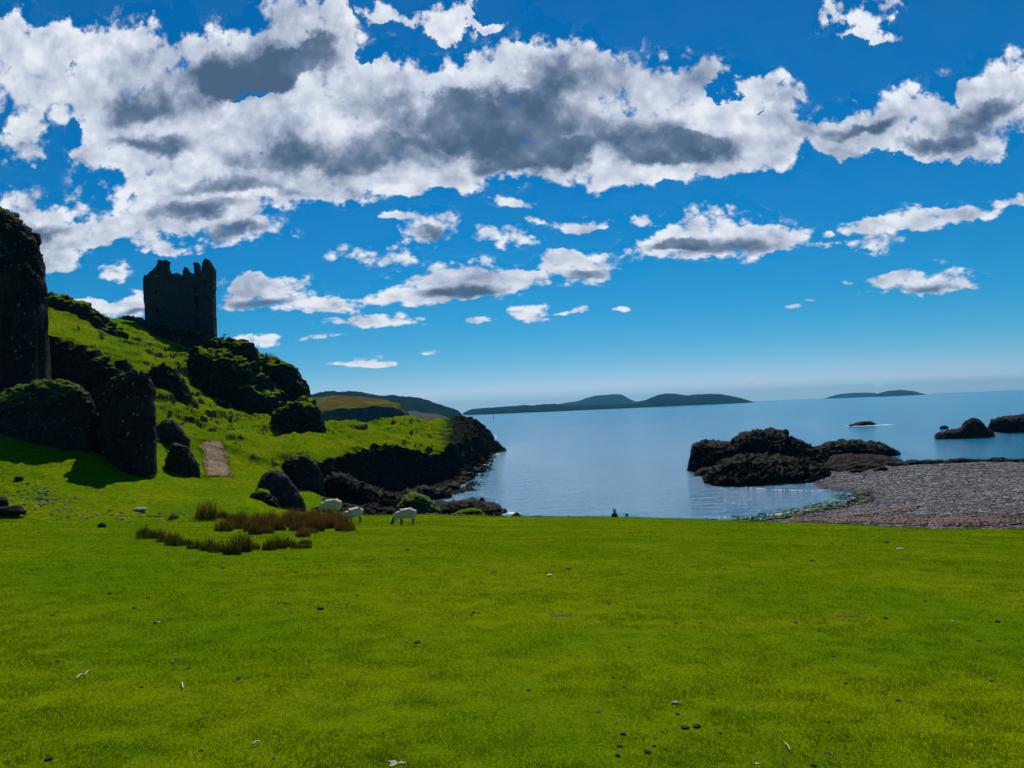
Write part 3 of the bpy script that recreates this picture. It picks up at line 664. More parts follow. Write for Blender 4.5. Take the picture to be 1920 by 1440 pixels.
crag('sea_rock', 'very small flat rock left of the knobbly rock', 'rock',
     [(1762, 800), (1770, 797), (1778, 800)], [(1762, 801), (1778, 801)], 215, 1, M['searock'], rough=.15, nsc=.6, seed=31, blocky=.3, rw=1.1, fine=.8, res=.2, sink=.6, rows=20)

# ------------------------------------------------------------------ shingle beach (signed distance to the waterline)
wl = [(1300, 1000), (1340, 985), (1380, 976), (1440, 968), (1520, 956), (1575, 946), (1606, 936), (1592, 925), (1560, 916), (1500, 900), (1540, 884), (1600, 877), (1700, 872), (1800, 870), (1920, 866), (2200, 860)]
poly = [WZ(x, y, 0) for x, y in wl]; poly = [(p.x, p.y) for p in poly] + [(110, 100), (110, 20), (10, 20), (8, 50)]
poly = np.array(poly)
def sdist(X_, Y_, poly):
    best = np.full(X_.shape, 1e9); inside = np.zeros(X_.shape, bool); n = len(poly)
    for i in range(n):
        x0, y0 = poly[i]; x1, y1 = poly[(i + 1) % n]; dx, dy = x1 - x0, y1 - y0
        tt = np.clip(((X_ - x0) * dx + (Y_ - y0) * dy) / (dx * dx + dy * dy), 0, 1)
        best = np.minimum(best, np.hypot(X_ - x0 - tt * dx, Y_ - y0 - tt * dy))
        c = ((y0 > Y_) != (y1 > Y_)) & (X_ < (x1 - x0) * (Y_ - y0) / (y1 - y0 + 1e-12) + x0); inside ^= c
    return np.where(inside, best, -best)
bx = np.arange(2, 104, .22); by = np.arange(36, 124, .22); BX, BY = np.meshgrid(bx, by)
sdv = sdist(BX, BY, poly)
Pb = np.stack([BX.ravel(), BY.ravel(), 0 * BX.ravel()], 1)
nb = fbm(Pb, .15, 4, .5, 21).reshape(BX.shape); nb2 = fbm(Pb, 1.1, 4, .6, 23).reshape(BX.shape)
ZB = np.clip((sdv + 1.5 * nb) * .075, -1.5, 1.15) + .12 * nb * (sdv > 0) + .07 * nb2
beach = mesh_obj('beach', np.stack([BX, BY, ZB], 2).reshape(-1, 3), grid_faces(*BX.shape), M['beach']); tag(beach, kind='structure'); add_bvh(beach)
BEACH = [TERR[-1]]; MEADOW = [TERR[0]]

# ------------------------------------------------------------------ far land
def land(name, sky_, D, T, mat, h0=0, seed=0, nsc=.01, amp=6, cols=260, base_py=None, p=.8, q=.8, rows=60):
    a = np.array([W(x, y, D).x / D for x, y in sky_]); z = np.array([W(x, y, D).z for x, y in sky_])
    A = np.linspace(a[0], a[-1], cols); zt = np.interp(A, a, z); s = (A - A[0]) / (A[-1] - A[0]) * 2 - 1
    Ta = T * np.sqrt(np.clip(1 - np.abs(s) ** 4, 0, 1)) + 1
    th = np.linspace(0, math.pi, rows)[:, None]; c, sn = np.cos(th), np.sin(th)
    Dd = D - Ta * np.sign(c) * np.abs(c) ** p; Zz = -3 + (np.maximum(zt, 0) + 3) * np.abs(sn) ** q
    P = np.stack([A[None] * Dd, Dd, Zz], 2).reshape(-1, 3)
    k = np.clip(P[:, 2] / (amp * 4), 0, 1)
    P[:, 2] += amp * k * (fbm(P, nsc, 6, .55, seed) + .5 * fbm(P, nsc * 2, 5, .55, seed + 9, ridge=True) - .25)
    o = mesh_obj(name, P, grid_faces(rows, cols), mat); tag(o, kind='structure'); return o
FH = [  # brown topped headland with its cliff
 [Zf(540, 700, -3), Zf(700, 700, -3), Zf(775, 720, -3)],
 [(540, 812, 710), (600, 812, 710), (680, 815, 705), (740, 812, 710), (775, 806, 725)],
 [(540, 775, 722), (590, 772, 724), (610, 768, 722), (660, 764, 718), (700, 760, 720), (740, 762, 724), (757, 776, 730), (775, 795, 735)],
 [(540, 760, 745), (590, 760, 745), (660, 756, 745), (720, 755, 745), (745, 758, 742), (757, 772, 745), (775, 794, 745)],
 [(540, 745, 830), (585, 746, 830), (610, 741, 830), (660, 741, 830), (700, 745, 830), (728, 751, 820), (745, 758, 810), (757, 775, 800), (775, 794, 790)],
 [Zf(540, 950, -3), Zf(775, 930, -3)]]
o = loft('far_headland', FH, 540, 775, 260, [6, 30, 12, 30, 8], M['far_hill'], amp=3.5, nsc=.035, sm=(2, 1), seed=5); tag(o, kind='structure')
land('reef_point', [(735, 776), (750, 771), (778, 771), (790, 775), (815, 776), (835, 781), (850, 788), (860, 793)], 800, 60, M['searock'], seed=3, nsc=.04, amp=4)
land('coast_hills', [(540, 740), (584, 739), (610, 734), (641, 732), (672, 735), (690, 740), (710, 743), (737, 741), (768, 745), (785, 747), (800, 751), (812, 756), (831, 762), (852, 766), (860, 770), (866, 776)], 2300, 500, M['island'], seed=4, nsc=.006, amp=14, cols=320, p=1., q=1.)
land('low_island', [(868, 774), (875, 771), (885, 767), (930, 763), (975, 760), (1000, 760), (1040, 757), (1058, 760), (1100, 761), (1140, 758), (1180, 757), (1230, 757)], 4600, 500, M['island'], seed=5, nsc=.004, amp=12)
land('blue_mountain', [(1030, 763), (1050, 757), (1085, 752), (1100, 746), (1115, 742), (1135, 741), (1150, 739), (1166, 740), (1180, 748), (1192, 753), (1205, 751), (1225, 748), (1240, 756)], 8600, 700, M['island'], seed=6, nsc=.003, amp=9)
land('hilly_island', [(1185, 759), (1200, 753), (1215, 748), (1235, 740), (1250, 738), (1270, 739), (1290, 741), (1330, 738), (1352, 739), (1375, 744), (1400, 750), (1415, 754)], 5200, 500, M['island'], seed=7, nsc=.004, amp=12)
land('flat_island', [(1545, 748), (1555, 744), (1575, 739), (1600, 737), (1640, 737), (1655, 742)], 9000, 600, M['island'], seed=8, nsc=.003, amp=8)
land('small_island', [(1636, 743), (1648, 737), (1665, 733), (1690, 731), (1710, 733), (1730, 738), (1738, 740)], 7000, 500, M['island'], seed=9, nsc=.003, amp=8)

# ------------------------------------------------------------------ gravel path draped on the hillside
pr = [(826, 384, 409), (828, 379, 415), (836, 378, 420), (846, 379, 423), (856, 381, 427), (866, 382, 430), (876, 384, 432), (886, 386, 433), (894, 388, 433)]
pv = []; nc = 14
for k in np.linspace(0, len(pr) - 1, 48):
    i = min(int(k), len(pr) - 2); f = k - i; py = pr[i][0] * (1 - f) + pr[i + 1][0] * f; x0 = pr[i][1] * (1 - f) + pr[i + 1][1] * f; x1 = pr[i][2] * (1 - f) + pr[i + 1][2] * f
    j0, j1 = 3.2 * math.sin(k * 2.1) + random.uniform(-2.5, 2.5), 3.5 * math.sin(k * 1.6 + 2) + random.uniform(-2.5, 2.5)
    for c in range(nc):
        h_ = hit(x0 + j0 + (x1 + j1 - x0 - j0) * c / (nc - 1), py, HILL); l = h_[0]; pv.append((l.x, l.y, l.z + .05))
o = mesh_obj('path', pv, grid_faces(48, nc), M['path']); tag(o, kind='structure')

# ------------------------------------------------------------------ castle
cD = 141.0
def wall_mesh(name, pts, depth0, depth1, mat, holes=(), cell=.16, parent=None, jit=.05, seed=0, D=cD):
    """pts: outline in photo pixels (at distance D); a wall of real thickness between depth0 and depth1"""
    w = np.array([[W(x, y, D).x, W(x, y, D).z] for x, y in pts])
    hs_ = [np.array([[W(x, y, D).x, W(x, y, D).z] for x, y in ((a, b), (c, d))]) for a, b, c, d in holes]
    x0, x1, z0, z1 = w[:, 0].min(), w[:, 0].max(), w[:, 1].min(), w[:, 1].max()
    nx, nz_ = int((x1 - x0) / cell) + 1, int((z1 - z0) / cell) + 1
    cx = x0 + (np.arange(nx) + .5) * cell; cz = z0 + (np.arange(nz_) + .5) * cell
    CX, CZ = np.meshgrid(cx, cz, indexing='ij')
    ins = sdist(CX, CZ, w) > 0
    for h_ in hs_:
        ins &= ~((CX > h_[:, 0].min()) & (CX < h_[:, 0].max()) & (CZ > h_[:, 1].min()) & (CZ < h_[:, 1].max()))
    vid = {}; V = []; Fc = []
    def vert(i, j, k):
        if (i, j, k) not in vid:
            vid[(i, j, k)] = len(V); V.append((x0 + i * cell, cD + (depth0, depth1)[k], z0 + j * cell))
        return vid[(i, j, k)]
    for i, j in zip(*np.nonzero(ins)):
        i, j = int(i), int(j)
        Fc.append((vert(i, j, 0), vert(i + 1, j, 0), vert(i + 1, j + 1, 0), vert(i, j + 1, 0)))
        Fc.append((vert(i, j + 1, 1), vert(i + 1, j + 1, 1), vert(i + 1, j, 1), vert(i, j, 1)))
        if i == 0 or not ins[i - 1, j]: Fc.append((vert(i, j, 0), vert(i, j + 1, 0), vert(i, j + 1, 1), vert(i, j, 1)))
        if i == nx - 1 or not ins[i + 1, j]: Fc.append((vert(i + 1, j, 0), vert(i + 1, j, 1), vert(i + 1, j + 1, 1), vert(i + 1, j + 1, 0)))
        if j == 0 or not ins[i, j - 1]: Fc.append((vert(i, j, 0), vert(i, j, 1), vert(i + 1, j, 1), vert(i + 1, j, 0)))
        if j == nz_ - 1 or not ins[i, j + 1]: Fc.append((vert(i, j + 1, 0), vert(i + 1, j + 1, 0), vert(i + 1, j + 1, 1), vert(i, j + 1, 1)))
    V = np.array(V, float)
    for k in range(3): V[:, k] += jit * fbm(V, 1.1, 4, .6, seed + k * 7) * 1.6
    return mesh_obj(name, V, Fc, mat, parent, smooth=False)
cb0 = W(338, 640, cD); castle = empty('castle_ruin', (cb0.x, cD + 5, cb0.z))
tag(castle, 'ruined dark stone tower castle with broken parapets standing on the grassy hilltop', 'castle')
inv = Matrix.Translation(-Vector((cb0.x, cD + 5, cb0.z)))
def kid(o, parent=castle):
    o.parent = parent; o.matrix_parent_inverse = inv if parent is castle else Matrix.Identity(4); 
    return o
win = [(289.5, 542, 297.5, 556), (290.5, 574.5, 298.5, 589), (366, 555, 372.5, 579), (356.5, 603, 366, 611)]
f_ = wall_mesh('front_wall', [(269.5, 517), (276, 515), (281, 510), (287, 505), (294, 500), (300, 503), (317, 511), (323, 513.5), (331, 511.5), (337, 515), (343, 517), (354, 512), (364, 514), (378, 512), (380, 668), (270, 668), (271, 603), (268.5, 528), (267.5, 525)], 0, 1.5, M['masonry'], win, seed=1)
kid(f_)
kid(wall_mesh('chimney', [(285, 514), (288, 502), (293.5, 497), (293.5, 488), (298, 487), (307, 488), (308.5, 485), (310, 489), (313, 490), (312.5, 499), (314, 511), (308, 522), (288, 522)], .15, 1.5, M['masonry'], seed=2))
kid(wall_mesh('broken_gable', [(342, 520), (342.5, 506), (345.5, 500.5), (350, 502.5), (352, 509), (358, 512), (362, 516), (364, 522)], .15, 1.1, M['masonry'], seed=3))
kid(wall_mesh('chimney', [(362, 522), (363, 500), (361, 494), (364, 491.5), (370, 492.5), (372, 497), (372, 507), (375, 522)], .15, 1.1, M['masonry'], seed=4))
sq = lambda L_: [(376.5 + (p[0] - 376.5) * .86, *p[1:]) for p in L_]
sq4 = lambda L_: [(376.5 + (p[0] - 376.5) * .86, p[1], 376.5 + (p[2] - 376.5) * .86, p[3]) for p in L_]
tw = wall_mesh('stair_tower', sq([(376.5, 512), (380, 508), (381, 500), (383, 493), (387, 486.5), (391, 486), (394, 488), (397, 493), (399.5, 498), (405, 506), (406, 512), (405.5, 547), (407.5, 640), (408, 668), (376.5, 668), (376.5, 560)]), -.6, 1.0, M['masonry'],
               sq4([(385.5, 529, 389.5, 537.5), (386, 555, 390, 561.5), (387, 584, 391.5, 592.5)]), seed=5)
kid(tw)
# solid back of the tower behind its window slits, side and rear walls of the main block
def box(name, x0, x1, y0, y1, z0, z1, mat, parent=None, n=1):
    V = [(x, y, z) for z in (z0, z1) for y in (y0, y1) for x in (x0, x1)]
    Fc = [(0, 2, 3, 1), (4, 5, 7, 6), (0, 1, 5, 4), (2, 6, 7, 3), (0, 4, 6, 2), (1, 3, 7, 5)]
    return mesh_obj(name, V, Fc, mat, parent, smooth=False)
xl, xr, zb_ = W(270, 600, cD).x, W(377, 600, cD).x, W(340, 668, cD).z
zt_ = W(300, 517, cD).z
kid(box('side_wall', xl + .05, xl + 1.4, cD + 1.55, cD + 5, zb_, zt_ - .6, M['masonry']))
kid(box('side_wall', xr - 1.5, xr - .05, cD + 1.55, cD + 5, zb_, zt_ - .3, M['masonry']))
kid(wall_mesh('rear_wall', [(267, 535), (290, 532), (310, 535), (330, 530), (350, 533), (366, 530), (371, 532), (372, 660), (268, 660)], 5.05, 6.2, M['masonry'], seed=6))
kid(box('floor', xl + 1.4, xr - 1.5, cD + 1.55, cD + 5, zb_, zb_ + 4.2, M['masonry']))
def pbox(name, px0, py0, px1, py1, d0, d1, mat, parent):
    a, b_ = W(px0, py0, cD), W(px1, py1, cD)
    o = box(name, a.x, b_.x, cD + d0, cD + d1, b_.z, a.z, mat); return kid(o, castle)
pbox('lintel', 366, 551.5, 373, 553.8, -.07, .3, M['lintel'], castle)
pbox('lintel', 289.4, 540.6, 297.8, 542.2, -.05, .3, M['lintel'], castle)
pbox('lintel', 290.3, 573.2, 298.8, 574.8, -.05, .3, M['lintel'], castle)
for (x0, y0, x1, y1) in ((288, 521, 302, 516.5), (349, 521.5, 360, 516.5)):
    a, b_ = W(x0, y0, cD), W(x1, y1, cD)
    V = [(a.x, cD - .15, a.z), (b_.x, cD - .15, b_.z), (b_.x, cD - .15, b_.z + .16), (a.x, cD - .15, a.z + .16), (a.x, cD + .2, a.z), (b_.x, cD + .2, b_.z), (b_.x, cD + .2, b_.z + .16), (a.x, cD + .2, a.z + .16)]
    kid(mesh_obj('roof_raggle', V, [(0, 1, 2, 3), (4, 7, 6, 5), (3, 2, 6, 7), (0, 4, 5, 1), (0, 3, 7, 4), (1, 5, 6, 2)], M['lintel'], None, False))
for x, y0, y1 in ((355.5, 530, 640),):
    a, b_ = W(x, y0, cD), W(x + 1.2, y1, cD); kid(box('buttress_edge', a.x, a.x + .9, cD - .32, cD - .02, b_.z, a.z, M['masonry']))

# ------------------------------------------------------------------ plants
def blades(name, base, H, Wd, lean, tintlo, tinthi, mat, segs=1):
    """base Nx3; one narrow triangle (segs=1) or bent strip (segs=2) per blade, as one mesh"""
    n = len(base); ang = rng.uniform(0, 2 * math.pi, n); la = rng.uniform(0, 2 * math.pi, n)
    side = np.stack([np.cos(ang), np.sin(ang), 0 * ang], 1) * (Wd / 2)[:, None]
    ln = np.stack([np.cos(la), np.sin(la), 0 * la], 1) * (lean * H)[:, None]
    tip = base + ln; tip[:, 2] += H
    if segs == 1:
        V = np.stack([base - side, base + side, tip], 1).reshape(-1, 3); Fc = np.arange(3 * n).reshape(-1, 3)
        T = np.stack([tintlo, tintlo, tinthi], 1).ravel()
    else:
        mid = base + ln * .35; mid[:, 2] += H * .55
        V = np.stack([base - side, base + side, mid + side * .8, mid - side * .8, tip + side * .15, tip - side * .15], 1).reshape(-1, 3)
        i = np.arange(n) * 6; Fc = np.concatenate([np.stack([i, i + 1, i + 2, i + 3], 1), np.stack([i + 3, i + 2, i + 4, i + 5], 1)])
        tm = (tintlo + tinthi) / 2; T = np.stack([tintlo, tintlo, tm, tm, tinthi, tinthi], 1).ravel()
    o = mesh_obj(name, V, Fc, mat, None, False)
    at = o.data.attributes.new('tint', 'FLOAT', 'POINT'); at.data.foreach_set('value', T.astype(np.float32))
    return o
def zmesh(X_, Y_):
    fx = (X_ - xs[0]) / .25; fy = (Y_ - ys[0]) / .25
    i = np.clip(fx.astype(int), 0, len(xs) - 2); j = np.clip(fy.astype(int), 0, len(ys) - 2); fx -= i; fy -= j
    return (Zm[j, i] * (1 - fx) + Zm[j, i + 1] * fx) * (1 - fy) + (Zm[j + 1, i] * (1 - fx) + Zm[j + 1, i + 1] * fx) * fy
n = 900000
D = 2.5 * (66 / 2.5) ** rng.uniform(0, 1, n); a = rng.uniform(-.80, .80, n); X_, Y_ = a * D, D
ok = over_ok = Y_ < edgeD(a) - .2; X_, Y_, D = X_[ok], Y_[ok], D[ok]
H_ = .017 + .00045 * D; Wd_ = .0022 + .00062 * D
ae = rng.uniform(-.25, .78, 9000); De = edgeD(ae) + rng.normal(size=9000) * .7    # longer grass along the broken turf edge
X_, Y_, D = np.concatenate([X_, ae * De]), np.concatenate([Y_, De]), np.concatenate([D, De])
H_ = np.concatenate([H_, rng.uniform(.05, .17, 9000) * (rng.uniform(size=9000) < .5 + .5 * np.sin(ae * 90))]); Wd_ = np.concatenate([Wd_, np.full(9000, .05)])
Pn = np.stack([X_, Y_, 0 * X_], 1)
cl = fbm(Pn, 3.5, 3, .6, 61); big = fbm(Pn, .5, 3, .5, 66)
keep = rng.uniform(-1, 1, len(X_)) < .5 + 1.2 * cl; X_, Y_, H_, Wd_, cl, big = [k[keep] for k in (X_, Y_, H_, Wd_, cl, big)]
H_ = H_ * (1 + .7 * cl + .15 * big) * rng.uniform(.6, 1.4, len(H_)); n = len(X_)
def cells(X_, Y_, sz, sd_):
    h = _h(np.floor(X_ / sz).astype(np.int64), np.floor(Y_ / sz).astype(np.int64), np.full(len(X_), sd_, np.int64), 5); return h * 2 - 1
tuft = .17 * cells(X_, Y_, .018, 1) + .20 * cells(X_ + .3 * Y_, Y_ - .3 * X_, .045, 2) + .17 * cells(X_ - .5 * Y_, Y_ + .5 * X_, .11, 3)
tl = np.clip(.20 + tuft * .8 + .25 * rng.normal(size=n) * .5 - .1 * big, 0, 1); th_ = np.clip(.55 + tuft * 1.25 + .24 * rng.normal(size=n) - .10 * big, 0, .97)
th_[rng.uniform(size=n) < .012] = 1.0
g = blades('grass', np.stack([X_, Y_, zmesh(X_, Y_) - .004], 1), H_, Wd_ * rng.uniform(.7, 1.3, n), rng.uniform(.2, 1.3, n), tl, th_, M['blade'])
tag(g, 'short bright green sheep cropped grass over the near meadow', 'grass', kind='stuff')

bx_, by2, bz_ = [], [], []
for k in range(60000):
    D = 40 + 50 * random.random() ** 1.3; a = random.uniform(-.80, -.20); l = down(a * D, D, HILL)
    if l and l.z > plane_z(l.x, l.y) - .1: bx_.append(l.x); by2.append(l.y); bz_.append(l.z)
nb0 = len(bx_)
for k in range(1500):    # tufts growing over the edges of the path
    py = random.uniform(824, 897); f = (py - 826) / 68; e_ = random.choice((378 + 10 * f, 417 + 17 * f)) + random.gauss(0, 3.4)
    if random.random() < .25: e_, py = random.uniform(380, 432), random.choice((826, 893)) + random.gauss(0, 1.2)
    h_ = hit(e_, py, HILL)
    if h_: bx_.append(h_[0].x); by2.append(h_[0].y); bz_.append(h_[0].z + .05)
hk = np.where(np.arange(len(bx_)) >= nb0, 1.5, 1.0); n = len(bx_); Pn = np.stack([bx_, by2, bz_], 1); big = fbm(Pn, .4, 3, .5, 66)
g = blades('grass', Pn - (0, 0, .01), np.array(.045 * hk * rng.uniform(.4, 1.8, n)), .0010 * np.sqrt(hk) * Pn[:, 1] * rng.uniform(.6, 1.3, n), rng.uniform(.2, 1.3, n), np.clip(.25 + .2 * rng.normal(size=n), 0, 1), np.clip(.5 + .2 * rng.normal(size=n) - .3 * big, 0, .95), M['blade'])
tag(g, 'rougher tussocky grass on the left bank below the crags', 'grass', kind='stuff')

def rush(px, py, w, h, label, group, mat, name='rush_clump', n=260):
    hh = hit(px, py, MEADOW + HILL)
    if not hh: return
    c = hh[0]; D = c.y; r = w * D / F / 2; H = h * D / F
    th = rng.uniform(0, 2 * math.pi, n); rr = np.sqrt(rng.uniform(0, 1, n))
    bx_, by_ = rr * np.cos(th) * r, rr * np.sin(th) * r * .8
    hs3 = H * (1 - .35 * rr ** 2) * rng.uniform(.35, 1.12, n)
    z = np.zeros(n); tof = random.uniform(-.28, .12)
    base = np.stack([bx_, by_, z - .05], 1)
    o = blades(name, base, hs3, np.full(n, .019), .08 + .45 * rr * rng.uniform(.2, 1, n), np.clip(rng.normal(.12, .1, n), 0, 1), np.clip(rng.normal(.8, .2, n) + tof, 0, 1), mat, 2)
    o.location = (c.x, c.y, c.z); tag(o, label, 'rushes', group); return o
GL, GM = 'rusty red rushes of the long rear bed', 'dark green brown rushes of the front clumps'
rush(388, 972, 46, 42, 'tall rusty rush clump standing alone at the left of the long bed', GL, M['rush'], n=420)
for k in range(52):
    px = 418 + k * 4.6 + random.uniform(-3, 3); py = 989 + random.gauss(0, 7.5) + (4 if 10 < k < 40 else -3)
    where = 'at the left end of the long bed' if k < 17 else ('in the middle of the long bed' if k < 35 else 'at the right end of the long bed touching the sheep')
    rush(px, py, random.uniform(18, 36), random.uniform(14, 38), 'rusty red rush clump ' + where, GL, M['rush'])
for k in range(7):
    rush(548 + k * 14 + random.uniform(-4, 4), 976 + random.uniform(-3, 3), 28, random.uniform(20, 28), 'rusty red rush clump standing up behind the long bed below the conical boulder', GL, M['rush'])
for px, py, w, h in ((278, 1008, 30, 30), (295, 1014, 28, 30), (270, 1004, 20, 24), (312, 1020, 34, 34), (330, 1026, 28, 26), (345, 1024, 20, 18), (372, 1028, 30, 34), (392, 1032, 32, 36), (410, 1036, 30, 30), (432, 1037, 34, 40), (452, 1036, 34, 40), (470, 1034, 26, 26), (500, 1034, 26, 26), (520, 1030, 28, 26), (540, 1028, 28, 26), (560, 1026, 30, 24), (574, 1022, 18, 20), (330, 975, 20, 16)):
    px += random.uniform(-5, 5); py += random.uniform(-5, 3); h *= random.uniform(.65, 1.25); w *= random.uniform(1.0, 1.5)
    where = 'in the left part of the front row' if px < 358 else ('in the middle of the front row' if px < 488 else 'in the right part of the front row')
    rush(px, py, w, h, 'dark green brown rush clump ' + where, GM, M['rushdark'], n=220)

def leafy(name, label, cat, root, h, spread, n, mat=None, seed=0, leaf=.09, twigs=7):
    r = random.Random(seed); e = empty(name, root); tag(e, label, cat)
    V, Fc = [], []; tips = []
    for k in range(twigs):
        th = r.uniform(0, 6.28); ln = h * r.uniform(.5, 1); sp = spread * r.uniform(.1, 1)
        p0 = Vector((0, 0, -.2)); p1 = Vector((math.cos(th) * sp * .4, math.sin(th) * sp * .4, ln * .55)); p2 = Vector((math.cos(th) * sp, math.sin(th) * sp, ln))
        for a, b, ra, rb in ((p0, p1, .035, .02), (p1, p2, .02, .006)):
            d = (b - a).normalized(); s1 = d.orthogonal().normalized(); s2 = d.cross(s1); i = len(V)
            for c, rad in ((a, ra), (b, rb)):
                for q in range(4): an = q * math.pi / 2; V.append(c + (s1 * math.cos(an) + s2 * math.sin(an)) * rad)
            for q in range(4): Fc.append((i + q, i + (q + 1) % 4, i + 4 + (q + 1) % 4, i + 4 + q))
        tips += [p0.lerp(p1, .7), p1, p1.lerp(p2, .5), p2]
    mesh_obj('stem', [tuple(v) for v in V], Fc, M['branch'], e)
    LV, LF = [], []
    for k in range(n):
        c = r.choice(tips) + Vector((r.gauss(0, 1), r.gauss(0, 1), r.gauss(0, .8))) * spread * .22
        d = Vector((r.gauss(0, 1), r.gauss(0, 1), r.gauss(.3, 1))).normalized(); s = d.orthogonal().normalized() * leaf * .4; d = d * leaf * r.uniform(.6, 1.4); i = len(LV)
        LV += [c - d * .5, c + s, c + d * .5, c - s]; LF.append((i, i + 1, i + 2, i + 3))
    mesh_obj('foliage', [tuple(v) for v in LV], LF, mat or M['leaf'], e, False); return e
w = W(14, 430, 63); leafy('shrub', 'bright green bush growing on top of the tall cliff', 'bush', w, 1.3, .8, 1500, seed=1, leaf=.12, twigs=12)
w = W(40, 448, 62); leafy('shrub', 'small dark leafy tuft on the sloping shoulder of the tall cliff', 'bush', w, .6, .6, 700, seed=2, leaf=.1)
w = W(-5, 425, 63); leafy('shrub', 'dense leafy tuft at the very left edge on top of the tall cliff', 'bush', w, .7, .7, 700, seed=3, leaf=.1)
w = W(417, 646, 139); leafy('sapling', 'thin pale sapling at the right foot of the castle', 'sapling', w, 1.9, .7, 350, seed=4, leaf=.14, twigs=6)
w = W(500, 676, 138); leafy('shrub', 'scrubby bush in the notch of the skyline right of the castle', 'bush', w, 1.2, .9, 600, seed=5, leaf=.16)
w = W(515, 678, 136); leafy('shrub', 'low scrub on the bluff just right of the skyline notch', 'bush', w, .9, .8, 400, seed=6, leaf=.16)

# ------------------------------------------------------------------ sheep
def skin_mesh(name, V, E, R, lv=2, jit=0, nsc=6, seed=0):
    me = bpy.data.meshes.new(name); me.from_pydata(V, E, []); o = bpy.data.objects.new(name, me); COL.objects.link(o)
    o.modifiers.new('s', 'SKIN'); sub = o.modifiers.new('d', 'SUBSURF'); sub.levels = lv; sub.render_levels = lv
    for i, r in enumerate(R):
        s = me.skin_vertices[0].data[i]; s.radius = (r, r) if not isinstance(r, tuple) else r; s.use_root = (i == 0)
    dg = bpy.context.evaluated_depsgraph_get(); ev = o.evaluated_get(dg); nm = bpy.data.meshes.new_from_object(ev)
    bpy.data.objects.remove(o)
    P = np.empty(len(nm.vertices) * 3); nm.vertices.foreach_get('co', P); P = P.reshape(-1, 3)
    if jit:
        N = np.empty(len(nm.vertices) * 3); nm.vertices.foreach_get('normal', N)
        P = P + N.reshape(-1, 3) * (jit * fbm(P, nsc, 3, .6, seed))[:, None]; nm.vertices.foreach_set('co', P.ravel())
    nm.name = name
    for p in nm.polygons: p.use_smooth = True
    o = bpy.data.objects.new(name, nm); COL.objects.link(o); return o
def sheep(px, py, label, wpx, flip=False, rz=0, head=.22, seed=0):
    h_ = hit(px, py, MEADOW + HILL); c = h_[0]
    V = [(0, 0, .60), (.26, 0, .62), (.46, 0, .60), (-.25, 0, .60), (-.45, 0, .54), (-.62, 0, .40), (-.74, 0, head), (-.82, 0, head - .12)]
    E = [(0, 1), (1, 2), (0, 3), (3, 4), (4, 5), (5, 6), (6, 7)]
    R = [(.30, .30), (.31, .30), (.22, .22), (.29, .29), (.22, .22), (.14, .14), (.085, .095), (.05, .055)]
    def leg(i, x, y, kx):
        n = len(V); V.extend([(x, y, .40), (x + kx, y, .22), (x + kx * .3, y, .02)]); E.extend([(i, n), (n, n + 1), (n + 1, n + 2)]); R.extend([.085, .034, .028])
    leg(1, .36, .13, .04); leg(1, .34, -.13, .02); leg(3, -.30, .12, -.02); leg(3, -.24, -.12, .03)
    n = len(V); V.append((.54, 0, .42)); E.append((2, n)); R.append(.035)
    V = [(x, y, z) for x, y, z in V]
    o = skin_mesh('sheep', V, E, R, 3, .022, 15, seed)
    me = o.data; me.materials.append(M['wool']); me.materials.append(M['sheepdark'])
    for p in me.polygons:
        z, x = p.center.z, p.center.x
        if (z < .30 and x > -.55) or x < -.66: p.material_index = 1
    ex = []
    for s in (-1, 1):   # ears joined into the same body mesh
        ex.append((s, (-.70, s * .07, head + .06)))
    bm = bmesh.new(); bm.from_mesh(me)
    for s, p in ex:
        m_ = Matrix.Translation(p) @ Matrix.Rotation(s * .5, 4, 'X') @ Matrix.Diagonal((.02, .06, .025, 1))
        r = bmesh.ops.create_icosphere(bm, subdivisions=2, radius=1, matrix=m_)
        for f in {f for v_ in r['verts'] for f in v_.link_faces}: f.material_index = 1
    bm.to_mesh(me); bm.free()
    k = wpx * c.y / F / 1.36
    o.scale = (k, k, k); o.rotation_euler = (0, 0, rz); o.location = c + Vector((0, 0, -.01)); tag(o, label, 'sheep', 'grazing sheep'); return o
sheep(762, 984, 'cream sheep grazing alone on open turf in front of the mossy peaked boulder', 47, head=.17, seed=1)
sheep(664, 981, 'middle sheep half hidden behind the right end of the rusty rushes', 44, rz=.55, head=.2, seed=2)
sheep(622, 967, 'farthest sheep standing behind the rushes closest to the black shore rocks', 47, rz=-.1, head=.26, seed=3)

